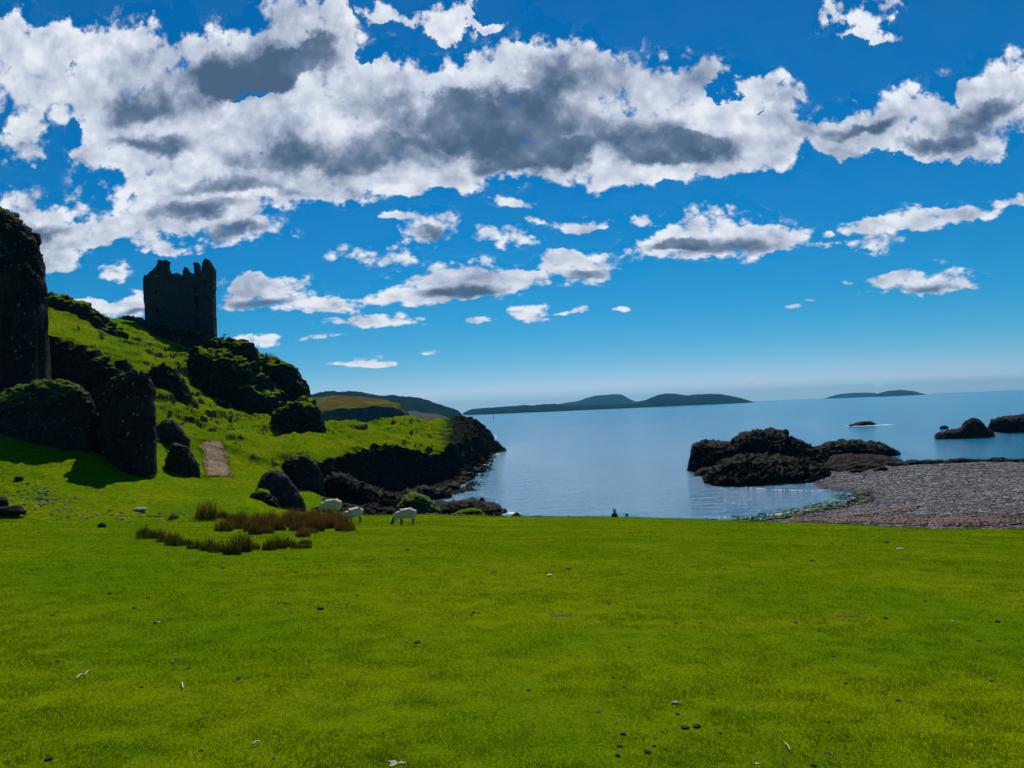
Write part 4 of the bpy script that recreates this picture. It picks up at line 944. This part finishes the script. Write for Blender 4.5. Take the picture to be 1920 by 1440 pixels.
# ------------------------------------------------------------------ person and bag beyond the turf edge
def person():
    w = W(1152, 955.5, 65.5); top = w.z; zs = top - .90
    V = [(0, 0, .10), (0, .02, .30), (0, .05, .50), (0, .06, .60), (0, .06, .68), (0, .05, .77), (0, .05, .84)]
    E = [(0, 1), (1, 2), (2, 3), (3, 4), (4, 5), (5, 6)]; R = [.16, (.17, .12), (.17, .12), .07, .06, .10, .07]
    for s in (-1, 1):
        n = len(V); V += [(s * .17, .05, .52), (s * .25, .12, .30), (s * .18, .32, .24), (s * .15, .40, .26)]; E += [(2, n), (n, n + 1), (n + 1, n + 2), (n + 2, n + 3)]; R += [.075, .05, .038, .03]
        n = len(V); V += [(s * .11, .10, .12), (s * .15, .48, .42), (s * .14, .72, .06), (s * .14, .90, .03)]; E += [(0, n), (n, n + 1), (n + 1, n + 2), (n + 2, n + 3)]; R += [.10, .075, .05, .045]
    o = skin_mesh('person', V, E, R, 2); me = o.data; me.materials.append(M['jacket']); me.materials.append(M['skin'])
    for p in me.polygons:
        if p.center.z > .68 and p.center.y > .09: p.material_index = 1
    o.location = (w.x, w.y, zs); tag(o, 'person in a dark top sitting beyond the turf edge facing the sea', 'person')
    hair = skin_mesh('hair', [(0, .03, .83), (0, .01, .88), (0, -.01, .80), (0, -.01, .73)], [(0, 1), (0, 2), (2, 3)], [.105, .06, .09, .06], 2)
    hair.data.materials.append(M['bag']); hair.parent = o
person()
w = W(1175, 963, 65.5)
bg_ = skin_mesh('bag', [(-.12, 0, 0), (0, 0, .06), (.14, 0, .02)], [(0, 1), (1, 2)], [.14, .17, .12], 2, .02); bg_.data.materials.append(M['bag'])
bg_.location = (w.x, w.y, w.z - .15); tag(bg_, 'small dark bag on the turf edge beside the seated person', 'bag')

# ------------------------------------------------------------------ stones, droppings, debris
def ico(sub=2, rough=.2, seed=0, flatz=.7, nsc=1.3):
    bm = bmesh.new(); bmesh.ops.create_icosphere(bm, subdivisions=sub, radius=1)
    V = np.array([v.co[:] for v in bm.verts]); Fc = np.array([[v.index for v in f.verts] for f in bm.faces]); bm.free()
    V = V * (1 + rough * fbm(V + seed * 3.1, nsc, 3, .6, seed))[:, None]; V[:, 2] *= flatz; return V, Fc
def stone_proto(name, mat, seed, sub=3, rough=.35, flatz=.7):
    V, Fc = ico(sub, rough, seed, flatz); return mesh_obj(name, V, Fc, mat)
def place(proto, used, p, s, label, cat, group, rz=None):
    o = proto if not used[0] else proto.copy()
    if used[0]: COL.objects.link(o)
    used[0] = True
    o.location = p; o.scale = s; o.rotation_euler = (0, 0, random.uniform(0, 6.28) if rz is None else rz)
    tag(o, label, cat, group); return o
dung_p = [stone_proto('sheep_dropping', M['dung'], 40 + k, 3, .5, .55) for k in range(3)]; du = [[False] for _ in range(3)]
DR = """92 1425 14|377 1408 8|600 1143 13|600 1062 6|782 1206 12|763 1206 6|1284 1366 14|1306 1364 15|1168 1378 12|1214 1412 14|1163 1400 10|1226 1400 8|1158 1418 10|1247 1405 7|1350 1375 8|1242 1373 6
1066 1068 9|1268 1170 7|1314 1169 5|1492 1168 9|1661 1160 10|1870 1167 9|1835 1202 8|1150 1272 7|991 1295 8|670 1117 7|617 1131 6|535 1132 6|542 1132 6|524 1132 5|652 1133 5|99 1155 8|206 1114 9|277 1122 7|252 1141 8|291 1169 9
417 1066 8|416 1055 5|447 1154 6|109 1241 8|323 1244 7|353 1254 8|265 1289 7|292 1289 5|325 1289 6|448 1273 8|515 1222 6|580 1241 7|888 1150 7|898 1150 6|883 1154 6|764 1032 8|925 1074 6|902 1093 5|1140 1131 6|1143 1132 5
1580 1023 7|1662 1018 7|1522 1052 8|1640 1249 6|1685 1315 8|1585 1282 7|1563 1232 6|1554 1355 7|1525 1440 12|1870 1055 6|1735 1128 6|1859 1278 8|1120 1336 6|1270 1340 7|513 1423 7|860 1418 6|1192 1385 6|1228 1386 6
1345 1066 5|1358 1067 5|1650 987 5|1345 1002 5|1180 1000 4|700 1050 5|690 1062 4|770 1115 5|555 1075 5|1815 1058 5|1100 1160 5|1560 1020 5|1700 1045 5|60 1070 5|125 1060 5|40 1148 5|1180 1215 6|1170 1290 6"""
k = 0
for ln in DR.split('\n'):
    for b in ln.split('|'):
        px, py, s = [float(x) for x in b.split()]
        h_ = hit(px, min(py, 1437), MEADOW)
        if not h_: continue
        p = h_[0]; r = s * p.y / F / 2; pr_ = dung_p[k % 3]
        big = s >= 13
        lb = 'small dark sheep dropping scattered on the cropped meadow'
        if (px, py) == (600, 1143): lb = 'dark rounded clod on the middle left of the meadow'
        place(pr_, du[k % 3], p + Vector((0, 0, r * .25)), (r, r * random.uniform(.7, 1.1), r * random.uniform(.7, 1)), lb, 'dropping', 'sheep droppings on the meadow'); k += 1
def single(name, label, cat, px, py, s, mat, seed, fl=.5, asp=1.4, rough=.35):
    p = hit(px, py, MEADOW + HILL)[0]; r = s * p.y / F / 2
    o = stone_proto(name, mat, seed, 3, rough, fl); o.location = p + Vector((0, 0, r * .2)); o.scale = (r, r / asp, r); tag(o, label, cat); return o
single('stone', 'pale rounded stone on the near right meadow above the dark double clod', 'stone', 1266, 1320, 15, M['pale'], 71)
single('stone', 'white flat stone on the far right meadow', 'stone', 1688, 1030, 12, M['bone'], 72, .3)
single('stone', 'whitish flat chip on the upper middle of the meadow', 'stone', 1030, 1080, 12, M['bone'], 73, .3)
single('stone', 'tiny pale pebble on the right side of the meadow', 'stone', 1787, 1166, 7, M['bone'], 74, .5)
single('stone', 'pale brown stone by the dark clods at left of the meadow', 'stone', 296, 1168, 10, M['pale'], 75, .4)
single('boulder', 'small round black boulder on the turf left of the rushes', 'boulder', 191, 989, 15, M['darkstone'], 76, 1.0, 1., .25)
single('boulder', 'flat black stone at the foot of the bank on the left edge', 'boulder', 15, 965, 60, M['darkstone'], 77, .35, 2., .5)
single('boulder', 'small black rock low at the extreme left edge of the bank', 'boulder', -3, 952, 36, M['darkstone'], 81, 1.0, 1.2, .4)
single('boulder', 'small black rock on the green bank above the stony scree', 'boulder', 36, 900, 17, M['darkstone'], 78, .7, 1.3, .4)
single('stone', 'broad pale slab among the stones left of the rushes', 'stone', 262, 958, 24, M['pale'], 79, .35, 1.5)
single('stone', 'white stone chip lying above the near edge of the meadow', 'stone', 1420, 1433, 8, M['bone'], 80, .4)
def patch(name, label, px, py, wpx, hpx, mat, seed, dz=.006):
    c = hit(px, py, MEADOW)[0]; r = wpx * c.y / F / 2; r2 = max(.04, r * .6); V = [(0, 0, 0)]; n = 28
    for i in range(n):
        an = i / n * 2 * math.pi; k = 1 + .45 * math.sin(3 * an + seed) + .25 * math.sin(7 * an + seed * 2)
        V.append((math.cos(an) * r * k, math.sin(an) * r2 * k, 0))
    V = [(x, y, float(zmesh(np.array([c.x + x]), np.array([c.y + y]))[0]) - c.z + dz) for x, y, z in V]
    Fc = [(0, 1 + i, 1 + (i + 1) % n) for i in range(n)]
    o = mesh_obj(name, V, Fc, mat); o.location = c; tag(o, label, 'bare patch'); return o
patch('bare_patch', 'sandy brown bare patch at the bottom centre of the meadow', 742, 1432, 26, 6, M['pale'], 1)
patch('bare_patch', 'brown worn patch right of centre on the meadow', 1049, 1154, 34, 6, M['soil'], 2)
patch('bare_patch', 'small brown spot on the meadow right of the worn patch', 1170, 1161, 11, 6, M['soil'], 3)
patch('bare_patch', 'dark scraped patch on the right half of the meadow', 1595, 1155, 44, 8, M['soil'], 4)
patch('bare_patch', 'small earthy spot at the bottom right of the meadow', 1553, 1412, 10, 8, M['soil'], 5)
def twig(label, pts, rad, name='twig'):
    P3 = [hit(x, y, MEADOW)[0] for x, y in pts]; c = P3[0].copy(); V = []; Fc = []
    for i, p in enumerate(P3):
        d = (P3[min(i + 1, len(P3) - 1)] - P3[max(i - 1, 0)]).normalized(); s = d.cross(Vector((0, 0, 1))).normalized(); u_ = s.cross(d)
        for k in range(6):
            an = k * math.pi / 3; V.append(tuple(p - c + Vector((0, 0, .018 + .012 * (i % 2))) + (s * math.cos(an) + u_ * math.sin(an)) * rad * (1 - .1 * i)))
    for i in range(len(P3) - 1):
        for k in range(6): Fc.append((i * 6 + k, i * 6 + (k + 1) % 6, i * 6 + 6 + (k + 1) % 6, i * 6 + 6 + k))
    o = mesh_obj(name, V, Fc, M['bone']); o.location = c; tag(o, label, 'twig'); return o
twig('crooked white twig on the lower left meadow', [(143, 1275), (152, 1270), (160, 1269), (164, 1264), (169, 1261)], .006)
twig('short white bone like twig on the lower left meadow right of the crooked one', [(343, 1294), (342, 1287), (341, 1283)], .006)
twig('forked white feather like twig in front of the rusty rushes', [(560, 1004), (564, 1000), (567, 996)], .03)
twig('thin pale grass straw at the bottom right of the meadow', [(1472, 1398), (1478, 1406), (1482, 1412)], .004)
twig('broad pale dead leaf at the bottom left of centre', [(474, 1401), (480, 1399), (488, 1395)], .006, 'dead_leaf')
# scattered stones on the left bank
sp = [stone_proto('bank_stone', M['stone'], 90 + k, 2, .45, .6) for k in range(4)]; su_ = [[False] for _ in range(4)]
for k in range(150):
    if k < 45: px, py = random.gauss(85, 28), random.gauss(941, 6)
    elif k < 80: px, py = random.uniform(0, 110), random.gauss(925, 9)
    else: px, py = random.uniform(90, 400), random.gauss(966, 6)
    h_ = hit(px, py, MEADOW + HILL)
    if not h_: continue
    r = random.uniform(2, 5.5) * h_[0].y / F / 2 * 1.3
    place(sp[k % 4], su_[k % 4], h_[0], (r * random.uniform(1, 1.6), r, r), 'pale grey loose stone on the left bank above the meadow', 'stone', 'loose stones on the left bank')
# shingle: individually placed large cobbles and the mass of pebbles
def scatter_mesh(name, pts, radii, mat, nproto=6, sub=1, flatz=.6, rough=.4):
    Vs, Fs, off = [], [], 0
    protos = [ico(sub, rough, 120 + k, flatz) for k in range(nproto)]
    for i, (p, r) in enumerate(zip(pts, radii)):
        V, Fc = protos[i % nproto]; an = random.uniform(0, 6.28); c, s = math.cos(an), math.sin(an)
        Vr = np.stack([V[:, 0] * c - V[:, 1] * s, V[:, 0] * s + V[:, 1] * c, V[:, 2]], 1) * r * np.array((random.uniform(.8, 1.4), 1, 1)) + np.array(p)
        Vs.append(Vr); Fs.append(Fc + off); off += len(V)
    return mesh_obj(name, np.concatenate(Vs), np.concatenate(Fs), mat)
def zbeach(x, y):
    fx = (x - bx[0]) / .22; fy = (y - by[0]) / .22; i = np.clip(fx.astype(int), 0, len(bx) - 2); j = np.clip(fy.astype(int), 0, len(by) - 2)
    return ZB[j, i]
def beach_pts(n, f, amin=.26, amax=.72, d0=46, d1=116):
    a = rng.uniform(amin, amax, n); D = rng.uniform(d0, d1, n); x = a * D
    s = sdist(x, D, poly); z = zbeach(x, D); k = f(s, x, D); return x[k], D[k], z[k], s[k]
x, y, z, s = beach_pts(26000, lambda s, x, y: (s > -1.0) & (s < 60))
r_ = rng.uniform(.035, .12, len(x)) * (y / 70) ** .5
m, t, b = pmat('mixed_pebbles'); P, N = coords(t)
v_ = t.vor(P, 1.7, out='Color'); s1 = t.new('ShaderNodeSeparateColor'); t.l.new(v_, s1.inputs[0])
t.l.new(t.ramp(s1.outputs[0], [(0, (.06, .055, .052)), (.45, (.23, .205, .195)), (.8, (.39, .355, .34)), (1, (.62, .59, .57))]), b.inputs['Base Color']); M['pebbles'] = m
o = scatter_mesh('pebbles', np.stack([x, y, z + r_ * .2], 1), r_, M['pebbles']); tag(o, 'grey and pinkish pebbles covering the shingle beach', 'pebbles', kind='stuff')
x, y, z, s = beach_pts(2600, lambda s, x, y: (s > -2.2) & (s < 2.5) & (y < 80), .24, .46, 55, 80)
r_ = rng.uniform(.07, .22, len(x))
o = scatter_mesh('weedy_pebbles', np.stack([x, y, np.maximum(z, -.1) + r_ * .3], 1)[::2], r_[::2], M['algae']); tag(o, 'green algae covered pebbles at the waters edge of the beach', 'pebbles', kind='stuff')
o = scatter_mesh('wet_pebbles', np.stack([x, y, np.maximum(z, -.1) + r_ * .3], 1)[1::2], r_[1::2], M['darkstone']); tag(o, 'dark wet stones at the waters edge of the beach', 'pebbles', kind='stuff')
# brown seaweed wrack along the top of the beach
wv = []
for k in range(3000):
    if k < 1600: px, py = random.gauss(1800, 70), random.gauss(976, 5)
    elif k < 2400: px, py = random.uniform(1480, 1700), 975 - (0) + random.gauss(0, 3)
    else:
        px = random.uniform(1560, 1720); py = 968 - (px - 1560) * .09 + random.gauss(0, 2)
    h_ = hit(px, py, BEACH)
    if h_: wv.append(h_[0])
r_ = rng.uniform(.08, .22, len(wv))
o = scatter_mesh('seaweed', [(p.x, p.y, p.z + .03) for p in wv], r_, M['weed'], flatz=.35); tag(o, 'rusty brown seaweed wrack along the top of the beach', 'seaweed', kind='stuff')
# dark boulder ridge at the far side of the beach
rp = [stone_proto('ridge_boulder', M['searock'], 140 + k, 3, .5, .75) for k in range(5)]; ru = [[False] for _ in range(5)]
for k in range(230):
    f = random.random(); px = 1560 + f * 380; py = 877 - f * 9 + random.gauss(0, 2.6) + (random.uniform(0, 10) if f < .25 else 0)
    w = WZ(px, py, .2); h_ = down(w.x, w.y, BEACH)
    if not h_: continue
    r = random.uniform(.25, .75); place(rp[k % 5], ru[k % 5], (w.x, w.y, max(h_.z, -.1) + r * .25), (r * 1.4, r, r), 'black weedy boulder of the far beach ridge ' + ('beside the large rock island' if px < 1680 else ('midway along the ridge' if px < 1800 else 'close to the right edge of the photo')), 'boulder', 'boulders of the ridge at the far side of the beach')
# headland foot boulders
hp = [stone_proto('cove_boulder', M['searock'], 150 + k, 3, .6, .7) for k in range(4)]; hu = [[False] for _ in range(4)]
for k in range(150):
    if k < 100: px, py = random.uniform(600, 830), random.uniform(925, 966)
    else: px = random.uniform(820, 900); py = 935 - (px - 820) * .72 + random.gauss(0, 4)
    h_ = hit(px, py, HILL)
    if not h_ or h_[0].z < -.8: continue
    r = random.uniform(.25, .8); place(hp[k % 4], hu[k % 4], h_[0], (r * 1.3, r, r), ('angular dark boulder below the headland cliff behind the sheep' if k < 100 else 'dark wet boulder along the waterline of the headland tip'), 'boulder', 'boulders at the foot of the headland')
rp2 = [stone_proto('edge_stone', M['stone'], 160 + k, 2, .4, .6) for k in range(3)]; ru2 = [[False] for _ in range(3)]
for k in range(70):
    px = random.uniform(790, 1110) if k < 50 else random.uniform(690, 800); a = direc(px, 900).x; D = float(edgeD(a)) + random.uniform(-.6, .5); r = random.uniform(.05, .16)
    place(rp2[k % 3], ru2[k % 3], (a * D, D, float(zmesh(np.array([a * D]), np.array([D]))[0]) + r * .3), (r * 1.4, r, r), 'small pale stone along the shore edge of the turf', 'stone', 'stones along the shore edge of the turf')

# ------------------------------------------------------------------ foam
def foam(name, label, pts, w, seed=0, z=.02):
    V, Fc = [], []; r = random.Random(seed)
    for i in range(len(pts) - 1):
        (x0, y0), (x1, y1) = pts[i], pts[i + 1]
        n = max(2, int(abs(x1 - x0) / 1.2 + abs(y1 - y0)))
        for k in range(n):
            f = k / n; p = WZ(x0 + (x1 - x0) * f, y0 + (y1 - y0) * f, z)
            if r.random() < .55: continue
            rx, ry = w * r.uniform(.3, 1.3), w * r.uniform(.15, .5); c = p + Vector((r.gauss(0, w * .4), r.gauss(0, w * .8), r.uniform(0, .02))); j = len(V); m_ = 7
            for q in range(m_):
                an = q / m_ * 6.283; kk = r.uniform(.6, 1.2); V.append((c.x + math.cos(an) * rx * kk, c.y + math.sin(an) * ry * kk, c.z))
            V.append((c.x, c.y, c.z + .05))
            for q in range(m_): Fc.append((j + q, j + (q + 1) % m_, j + m_))
    o = mesh_obj(name, V, Fc, M['foam']); tag(o, label, 'foam', kind='stuff'); return o
foam('foam', 'white surf breaking at the end of the low ledge', [(905, 948), (920, 953), (935, 957), (950, 962), (962, 965)], .5, 1)
foam('foam', 'white surf along the tip of the headland', [(927, 850), (915, 858), (905, 864), (899, 872), (893, 880)], .8, 2)
foam('foam', 'white surf around the foot of the large rock island', [(1330, 893), (1365, 902), (1400, 914), (1440, 918), (1500, 920), (1530, 921), (1555, 917)], .1, 3)
foam('foam', 'thin surf at the beach waterline', [(1440, 967), (1500, 959), (1560, 949), (1603, 937), (1590, 926)], .15, 5)
foam('foam', 'white surf around the tiny reddish rock', [(1590, 798), (1610, 799), (1650, 797), (1665, 796)], 1.6, 6)
foam('foam', 'white water running between the black rocks behind the sheep', [(722, 950), (735, 946), (745, 948)], .5, 7, z=.6)

# ------------------------------------------------------------------ sea marks
def buoy(px, D, h, label):
    w = W(px, 780, D); e = empty('sea_buoy', (w.x, D, 0)); tag(e, label, 'buoy')
    def cyl(name, r0, r1, z0, z1):
        V = [(math.cos(k * math.pi / 6) * r, math.sin(k * math.pi / 6) * r, z) for r, z in ((r0, z0), (r1, z1)) for k in range(12)] + [(0, 0, z0), (0, 0, z1)]
        Fc = [(k, (k + 1) % 12, 12 + (k + 1) % 12) for k in range(12)] + [(k, 12 + (k + 1) % 12, 12 + k) for k in range(12)] + [(12 + k, 12 + (k + 1) % 12, 25) for k in range(12)]
        return mesh_obj(name, V, Fc, M['buoy'], e)
    cyl('float', 1.3, 1.1, -.3, 1.0); cyl('mast', .5, .25, 1.0, h * .8); cyl('topmark', .7, .1, h * .8, h)
buoy(925, 1300, 6, 'tiny dark channel marker far out off the low island')
buoy(1443, 2600, 6, 'tiny speck of a buoy on the open sea near the horizon')

# ------------------------------------------------------------------ haze
hv = [(x, y, z) for z in (-4, 225) for y in (-120, 16050) for x in (-14050, 14050)]
hz = mesh_obj('haze', hv, [(0, 2, 3, 1), (4, 5, 7, 6), (0, 1, 5, 4), (2, 6, 7, 3), (0, 4, 6, 2), (1, 3, 7, 5)], None, None, False)
m = bpy.data.materials.new('haze_air'); m.use_nodes = True; t = NT(m.node_tree); t.n.clear()
pv_ = t.new('ShaderNodeVolumePrincipled'); pv_.inputs['Color'].default_value = (.16, .66, 1, 1); pv_.inputs['Density'].default_value = 6e-5; pv_.inputs['Anisotropy'].default_value = .0
om = t.new('ShaderNodeOutputMaterial'); t.l.new(pv_.outputs[0], om.inputs['Volume']); hz.data.materials.append(m); tag(hz, kind='stuff')
